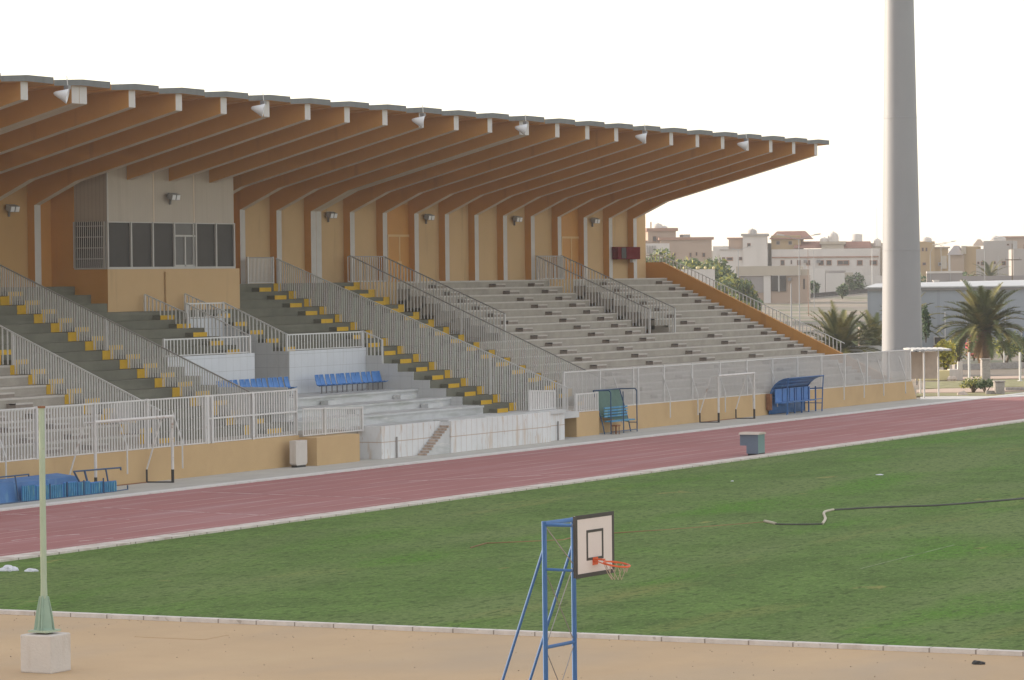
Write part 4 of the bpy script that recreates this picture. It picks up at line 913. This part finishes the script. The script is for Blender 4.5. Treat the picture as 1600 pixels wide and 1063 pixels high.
# ---------------------------------------------------------------- houses
WALLS = {}
def wm(name, col, var=.05):
    if name not in M: M[name] = stain(mat(name, col, var=var, scale=.08), tuple(c*.8 for c in col), (1, 1, .2), .3, .55, .2, .35)
    return name
wm('house_beige', (.37, .275, .215)); wm('house_white', (.56, .52, .49)); wm('house_tan', (.38, .27, .15)); wm('house_cream', (.42, .365, .30)); wm('house_grey', (.37, .34, .32)); wm('house_rose', (.36, .275, .21))
M['tileroof'] = stain(mat('red_brown_roof_tiles', (.27, .135, .10), var=.12, scale=.3), (.20, .10, .08), (1, 1, 3), .5, .5, .2, .5)
M['winframe'] = mat('reddish_window_frame', (.32, .19, .14), var=.08)
M['windark'] = mat('dull_window_glass', (.055, .048, .045), var=.15, rough=.3)
M['shutter'] = mat('grey_roller_shutter', (.27, .245, .24), var=.05, scale=.2)
class House:
    def __init__(s, lb, x0, x1, D0, D1, cat='house', name='house'):
        s.a = at(x0, 440, D0); s.b = at(x1, 440, D0+(D1-D0)*.1); s.g = min(gz(s.a), gz(s.b))-.6; s.a.z = s.b.z = s.g
        s.d = (s.b-s.a).normalized(); s.n = Vector((-s.d.y, s.d.x, 0)); s.n = s.n if s.n.dot(fw) > 0 else -s.n
        s.t = thing(name, lb, cat, tuple(s.a))
    def block(s, x0, x1, ytop, mt, dep=12, back=0, ybot=None, name='wall', cornice=None, cm='winframe'):
        o = s.a+s.n*back; p = onface(o, s.d, x0, ytop); q = onface(o, s.d, x1, ytop); z0 = s.g if ybot is None else onface(o, s.d, x0, ybot).z
        L = (q-p).dot(s.d); zt_ = (p.z+q.z)/2; p.z = z0
        w_ = MB().obox(p, s.d*L, s.n*dep, up*(zt_-z0)).build(name, mt, s.t)
        if cornice:
            MB().obox(p+up*(zt_-z0-cornice*.5)-s.n*.35-s.d*.35, s.d*(L+.7), s.n*(dep+.7), up*cornice).build('cornice', cm, s.t)
        return w_
    def win(s, x0, y0, x1, y1, back=0, fr='winframe', gl='windark'):
        o = s.a+s.n*back; p = onface(o, s.d, x0, y1); q = onface(o, s.d, x1, y0); L = (q-p).dot(s.d); H = q.z-p.z; th = min(.18, L*.12)
        m = MB(); m.obox(p-s.n*.12, s.d*L, s.n*.14, up*th).obox(p-s.n*.12+up*(H-th), s.d*L, s.n*.14, up*th).obox(p-s.n*.12+up*th, s.d*th, s.n*.14, up*(H-2*th)).obox(p-s.n*.12+s.d*(L-th)+up*th, s.d*th, s.n*.14, up*(H-2*th))
        if L > 1.6: 
            for k in range(1, int(L/1.0)): m.obox(p-s.n*.10+s.d*(L*k/int(L/1.0)-.05)+up*th, s.d*.1, s.n*.1, up*(H-2*th))
        f = m.build('window', fr, s.t); MB().obox(p-s.n*.05+s.d*th*.5+up*th*.5, s.d*(L-th), s.n*.04, up*(H-th)).build('pane', gl, f)
    def hip(s, x0, x1, yb, yt, inset, dep=12, back=0, mt='tileroof', over=.6):
        o = s.a+s.n*back; p = onface(o, s.d, x0, yb); q = onface(o, s.d, x1, yb); h = onface(o, s.d, x0, yt).z-p.z
        p -= s.n*over; L = (q-p).dot(s.d); D_ = dep+2*over
        v = [p, p+s.d*L, p+s.d*L+s.n*D_, p+s.n*D_]; i = inset*L; w_ = [p+s.d*i+s.n*D_*.3+up*h, p+s.d*(L-i)+s.n*D_*.3+up*h, p+s.d*(L-i)+s.n*D_*.7+up*h, p+s.d*i+s.n*D_*.7+up*h]
        m = MB()
        for k in range(4): m.face([v[k], v[(k+1) % 4], w_[(k+1) % 4], w_[k]])
        m.face(w_); m.face(v[::-1]); m.build('roof', mt, s.t)
    def tank(s, px, yb, r, h, back=3, mt='blockwhite', dome=True):
        o = s.a+s.n*back; p = onface(o, s.d, px, yb)
        r *= .85; h *= .9; pr = [(r, -.5), (r, h*.45), (r*.85, h*.75), (r*.45, h*.95), (.15, h), (.12, h*1.1)] if dome else [(r, -.5), (r, h), (r*.2, h*1.08)]
        MB().lathe(p, pr, 16).build('water_tank', mt, s.t, smooth=True)
    def dish(s, px, yb, r=.8, back=1):
        o = s.a+s.n*back; p = onface(o, s.d, px, yb); MB().tube(p-up*.3, p+up*r, .08, 6).lathe(p+up*r, [(.1, 0), (r*.6, .12), (r, .35)], 12, axis=(-.8, -.3, .7)).build('dish', 'blockwhite', s.t)
# beige house
h = House('beige flat-roofed house with a small upper storey and red-brown cornice next to the stand', 1009, 1113, 640, 660)
h.block(1032, 1112, 373, 'house_beige', 14, cornice=.5); h.block(1004, 1034, 376, 'house_beige', 14, back=2)
h.block(1012.5, 1056, 359, 'house_beige', 10, back=1.5, cornice=.6)
h.win(1019.5, 369, 1025.5, 378, 1.5); h.win(1077, 395, 1080.5, 402); h.win(1097, 395, 1102, 402); h.win(1050, 395, 1056, 400); h.win(1087, 394, 1089.5, 400)
h.tank(1028, 357.5, 1.1, 1.1, 4); h.tank(1038, 357.5, .7, .6, 4); h.block(1067, 1078.5, 366.5, 'house_grey', 3, back=4, ybot=372, name='roof_box')
MB().tube(onface(h.a, h.d, 1017, 358), onface(h.a, h.d, 1017, 347), .15, 6).build('finial', 'house_beige', h.t)
h = House('white fluted annexe with lamps on its wall before the beige house', 1005, 1047, 560, 560, 'annexe', 'annexe')
h.block(1007, 1046, 380.5, 'house_white', 6)
for i in range(4): h.block(1010+i*4.2, 1012.4+i*4.2, 384, 'house_grey', .4, back=-.25, ybot=396, name='flute')
h = House('low white wall with small round lamps beyond the end wall railing', 1062, 1117, 400, 420, 'boundary wall', 'boundary_wall')
h.block(1050, 1117, 421, 'house_white', .5)
for x in (1054, 1069, 1089.5, 1091.5, 1102, 1115): MB().lathe(onface(h.a, h.d, x, 420.5), [(.0, -.1), (.12, .0), (.17, .14), (.12, .27), (0, .3)], 10).build('lamp_globe', 'lemon', h.t)
# white house
h = House('white two-storey house with a square stair tower and green dome tank', 1113, 1200, 700, 690)
h.block(1114, 1138, 385, 'house_white', 14); h.block(1138.5, 1161, 372.5, 'house_beige', 10, back=3, cornice=.3); h.block(1124, 1199.5, 390.5, 'house_white', 14, back=-.6)
h.block(1160.5, 1182.5, 367, 'house_white', 10, back=-.9, cornice=.45, cm='house_grey'); h.block(1182.5, 1198, 367, 'house_white', 10, back=-.8, cornice=.45, cm='house_grey')
h.tank(1175.5, 365.5, 1.1, 1.1, 4, 'house_grey'); h.win(1167.5, 380, 1173, 386.5, -.9); h.win(1168, 409.5, 1173, 415, -.6); h.win(1154.5, 401.5, 1159.5, 407, -.6); h.win(1135, 402, 1145.5, 408, -.6); h.win(1128, 402, 1133, 406.5, -.6)
m = MB(); p, q = onface(h.a-h.n*.7, h.d, 1124.5, 391.5), onface(h.a-h.n*.7, h.d, 1178, 390.5); m.obox(p, q-p, h.n*-.1, up*.22); m.build('string_course', 'house_grey', h.t)
# big white building with tiled hip roof
h = House('long pale building with red-brown tiled roofs and an ochre upper storey', 1205, 1379, 700, 670)
h.block(1205.5, 1374, 389, 'house_white', 16, cornice=.0)
h.block(1205, 1251, 368, 'house_tan', 12, back=2, ybot=390, name='upper_wall'); h.hip(1201.5, 1267, 374, 361.5, .17, 12, 2); h.block(1199.5, 1207, 380, 'house_rose', 8, back=6)
h.hip(1240, 1284, 388.2, 377.5, .06, 9, 1.0, over=.5); h.hip(1318, 1362, 388.2, 377.5, .08, 9, 1.0, over=.5)
h.block(1283.5, 1318.5, 379.5, 'house_cream', 9, back=.4, ybot=390, cornice=.55, cm='house_cream', name='upper_wall')
h.tank(1302, 376.8, 1.3, 2.0, 4); h.tank(1288, 377, 1.0, .8, 4); h.tank(1339, 377.5, 1.3, 1.6, 5, dome=False); h.tank(1371, 381, .9, 1.1, 4); h.block(1360, 1379, 380, 'house_cream', 8, back=6)
h.win(1212.5, 376.5, 1219, 383, 2, 'house_rose'); h.win(1231.5, 376.5, 1238, 383, 2, 'house_rose')
m = MB(); p, q = onface(h.a-h.n*.02, h.d, 1206, 403), onface(h.a-h.n*.02, h.d, 1373, 401.5); m.obox(p-up*.1, q-p, h.n*-.2, up*.28); m.build('string_course', 'winframe', h.t)
for x0, x1 in ((1219.5, 1226), (1245.5, 1251), (1259.5, 1266), (1279, 1287.5), (1291, 1299.5), (1308, 1327), (1339, 1348), (1359, 1371)): h.win(x0, 406.5, x1, 415, 0)
h.win(1235.5, 406.5, 1237.5, 413, 0)
for x in (1256, 1276): 
    p = onface(h.a, h.d, x, 411); MB().obox(p-h.n*.5, h.d*.8, h.n*.5, up*.6).build('air_conditioner', 'metal', h.t)
h.block(1277, 1320, 423, 'house_grey', 3, back=-6, ybot=None, name='annexe_wall'); h.block(1295, 1318, 424, 'shutter', 1, back=-6.5, ybot=427, name='annexe_roof')
h.win(1321, 427, 1331, 437, -.0, 'house_grey', 'glasslight')
h = House('white boundary wall with gates in front of the long pale building', 1284, 1376, 640, 640, 'boundary wall', 'boundary_wall')
h.block(1266, 1289, 420, 'house_white', 5); h.block(1290, 1320, 427, 'house_white', .8); h.block(1320, 1333, 426, 'house_cream', .8, back=.3)
h.block(1333, 1378, 431, 'house_white', .8, back=.2)
# beige shop
h = House('low beige shop with grey roller shutter and dark double doors', 1150, 1263, 560, 545, 'shop', 'shop')
h.block(1150, 1251, 416, 'house_cream', 9, ybot=431, name='parapet'); h.block(1153.5, 1262.5, 431, 'house_beige', 8.5, back=.5)
h.block(1157, 1193, 432, 'shutter', .3, back=.3, ybot=458, name='roller_shutter'); h.block(1193, 1204, 428.5, 'house_white', .35, back=.2, name='panel')
h.block(1205, 1215.5, 431, 'windark', .3, back=.25, ybot=455.5, name='door'); h.block(1218, 1228, 431, 'windark', .3, back=.25, ybot=455.5, name='door')
h.block(1215.6, 1217.9, 430.5, 'alu', .35, back=.2, ybot=456.5, name='door_frame'); h.block(1255, 1257.5, 436, 'windark', .3, back=.4, ybot=452, name='narrow_window')
p = onface(h.a, h.d, 1231.5, 439); MB().obox(p-h.n*.3, h.d*.5, h.n*.7, up*.5).build('air_conditioner', 'metal', h.t)
h.block(1251, 1263, 421, 'house_cream', 4, back=1, name='side_wall')
# houses right of the mast
h = House('tan three-storey house immediately right of the mast', 1433, 1483, 690, 690)
h.block(1430, 1460.5, 377.5, 'house_tan', 12); h.block(1460, 1481.5, 387, 'house_tan', 12, back=1, cornice=.3, cm='house_rose'); h.tank(1448, 377, 1.2, .9)
h.win(1440, 387, 1443.5, 393); h.win(1446, 387, 1449, 393); h.win(1441, 410, 1447, 415); h.win(1466, 410, 1480, 416, .9, 'shutter'); h.block(1471, 1479, 400, 'house_cream', .6, back=.4, ybot=420, name='bay')
h = House('brownish house with dark sloping tiled roof and bright left corner', 1483, 1528, 660, 650)
h.block(1484, 1506, 398, 'house_rose', 11); h.block(1503, 1528, 385, 'house_tan', 11, back=1); h.hip(1480, 1505, 398.5, 384, .38, 10, 0, 'shutter'); h.hip(1520, 1537, 384, 374, .4, 8, 3, 'house_rose')
h.block(1502, 1509, 384.5, 'house_cream', 4, back=-.3, ybot=397, name='sunlit_corner')  # cream block paints the sunlight on the left corner
h = House('large pale two-storey house behind the palm crown', 1522, 1583, 620, 605)
h.block(1525, 1592, 389, 'house_grey', 13); h.block(1536.5, 1583, 376.5, 'house_grey', 10, back=.8); h.tank(1556, 376, 1.2, .9); h.tank(1563, 376, 1.2, .8)
h.win(1532.5, 408.5, 1539, 415); h.win(1552, 408.5, 1556, 413); h.win(1565, 408, 1572, 415); h.win(1527, 409, 1530.5, 413); h.win(1573, 381, 1577, 384, .8)
h = House('pale house at the right edge with a beige house corner above', 1583, 1700, 600, 590)
h.block(1583, 1720, 389, 'house_grey', 12)
h = House('pinkish upper house showing over the pale roofs at the right edge', 1568, 1700, 780, 780)
h.block(1566, 1720, 370, 'house_beige', 12, cornice=.4); h.win(1599, 382, 1606, 388); h.block(1553, 1567, 372, 'house_white', 8)
h = House('dark grey boundary wall running above the shed roof', 1436, 1700, 500, 500, 'boundary wall', 'boundary_wall')
h.block(1448, 1504, 425, 'shutter', .5, name='wall'); h.block(1504, 1720, 430.5, 'shutter', .5, name='wall'); h.block(1448, 1504, 424, 'house_white', .7, back=-.1, ybot=427.5, name='coping')
for px, lb in ((1462.5, 'left white vent on the shed roof'), (1506, 'right white vent box on the shed roof')):
    q = at(px, 443, 345); t = thing('roof_vent', lb, 'vent', tuple(q)); MB().obox(q-rt*.25-up*1.2, rt*.55, fw*.5, up*1.45).build('box', 'blockwhite', t); MB().obox(q-rt*.3+up*.25, rt*.65, fw*.6, up*.08).build('cap', 'blockwhite', t)
# far skyline of plain houses fading out
for i, (x0, x1, yt, D) in enumerate(((1110, 1140, 392, 1100), (1195, 1210, 396, 1000), (1500, 1530, 392, 1150), (1478, 1492, 398, 1000), (1580, 1640, 380, 1300), (700, 1000, 398, 1000))):
    h = House(['far house between the beige house and the white house', 'far house in the gap left of the long pale building', 'far house behind the dark sloping roof', 'far house right of the tan three-storey house', 'far house behind the right edge houses', 'far row hidden behind the stand'][i], x0, x1, D, D); h.block(x0, x1, yt, ['house_cream', 'house_rose', 'house_beige', 'house_grey', 'house_cream', 'house_cream'][i], 14)
# road edge, kerb posts
t = thing('slope_fence', 'long low fence of short dark bars along the road below the houses', 'fence', tuple(at(1270, 465, 600)))
m = MB(); m2 = MB()
a, b = at(1185, 471, 560), at(1358, 460, 640); n = 70
for i in range(n):
    p = a.lerp(b, i/n); q = a.lerp(b, (i+.5)/n); g = gz(p)
    MB().obox(Vector((p.x, p.y, g+.1)), rt*.3, fw*.1, up*.75).build('bar', 'windark', t)
pa = Vector((a.x, a.y, gz(a)-.2)); pb = Vector((b.x, b.y, gz(b)-.2)); MB().obox(pa-fw*.2, pb-pa, fw*.2, up*.6).build('base_wall', 'house_grey', t)
# ---------------------------------------------------------------- street lamps and poles
def pole(lb, px, ytop, D, r=.09, kind='single', ang=0, cat='street lamp', pyb=460, name='street_lamp', mt='lampgrey'):
    r *= .62; p = at(px, pyb, D); g = gz(p); top = at(px, ytop, D); t = thing(name, lb, cat, (p.x, p.y, g), 'poles and street lamps beyond the stadium')
    MB().tube((p.x, p.y, g-.1), (p.x, p.y, top.z), r*1.3, 8, r2=r*.7).build('pole', mt, t)
    c = Vector((p.x, p.y, top.z))
    if kind in ('single', 'double'):
        for s in ((1, -1) if kind == 'double' else (1 if ang >= 0 else -1,)):
            e = c+rt*s*1.6+up*.5; MB().tube(c, e, r*.5, 6).build('arm', mt, t); MB().obox(e-fw*.15-up*.06, rt*s*.8+up*.12, fw*.3, up*.14).build('lamp_head', 'alu', t)
    if kind == 'curve':
        s = 1 if ang >= 0 else -1
        pts = [c+rt*s*1.8*(1-math.cos(R_(q)))+up*1.6*math.sin(R_(q)) for q in range(0, 91, 15)]; MB().path(pts, r*.5, 6).build('arm', mt, t); MB().obox(pts[-1]-fw*.1, rt*s*.7, fw*.25, up*.12).build('lamp_head', 'alu', t)
    return t
pole('tall street lamp with two short heads in front of the ochre upper storey', 1249, 375, 380, .10, 'double')
pole('Y-shaped double street lamp before the white house', 1154, 391, 560, .11, 'double')
pole('thin pole between the shop and the long pale building', 1263, 390, 470, .07, 'none', cat='pole', name='pole', mt='winframe')
pole('grey pole right of the shop with no head', 1272, 392, 520, .07, 'none', cat='pole', name='pole')
pole('short grey pole rising beside the end wall railing', 1236, 443, 330, .13, 'none', cat='pole', name='pole')
pole('white pole in front of the right end of the long pale building', 1363, 388, 520, .10, 'none', cat='pole', name='pole', mt='railwhite')
pole('hair-thin tall aerial mast beside the floodlight mast', 1371, 325, 800, .06, 'none', cat='aerial', name='aerial')
pole('curved street lamp right of the mast', 1454, 398, 500, .12, 'curve', 1)
pole('T-shaped street lamp before the tan house', 1471, 383, 560, .08, 'double')
pole('pale street lamp at the left of the brownish house', 1485, 400, 500, .09, 'curve', -1)
pole('curved street lamp in front of the pale two-storey house', 1539, 391, 480, .10, 'curve', 1)
pole('double curved street lamp left of the pale two-storey house', 1532, 403, 540, .07, 'none', cat='pole', name='pole')
pole('grey pole before the pale house, left of the wooden utility pole', 1560, 400, 520, .08, 'none', cat='pole', name='pole')
t = pole('brown wooden utility pole with cross arm at the right', 1582, 381, 420, .14, 'none', cat='utility pole', name='utility_pole', mt='bark')
p = at(1582, 407, 420); MB().obox(p-rt*.9, rt*2.0, fw*.12, up*.12).build('cross_arm', 'bark', t)
for s in (-.8, 0, .9): MB().tube(p+rt*s, p+rt*s+up*.35, .05, 6).build('insulator', 'metal', t)
p = at(1441, 545, 240); t = thing('wall_spotlight', 'small dark spotlight on a stand beside the foot of the mast', 'spotlight', (p.x, p.y, 0))
MB().tube((p.x-.6, p.y+.2, 0), (p.x-.6, p.y+.2, p.z-.6), .06, 6).build('stand', 'metal', t); MB().obox(p-rt*.75-up*.55, rt*.45+up*.4, fw*.3, up*.16).build('head', 'black', t)

# ---------------------------------------------------------------- haze
hz = MB().box(-120, 1700, -1100, 1300, -1.2, 48).build('haze', 'sand'); hz['kind'] = 'stuff'
hm = bpy.data.materials.new('air_haze'); hm.use_nodes = True; n = hm.node_tree.nodes; n.remove(n['Principled BSDF'])
pv = n.new('ShaderNodeVolumePrincipled'); pv.inputs['Density'].default_value = .00021; pv.inputs['Color'].default_value = (.92, .92, .94, 1); pv.inputs['Anisotropy'].default_value = .3
hm.node_tree.links.new(pv.outputs[0], n['Material Output'].inputs['Volume']); hz.data.materials.clear(); hz.data.materials.append(hm)
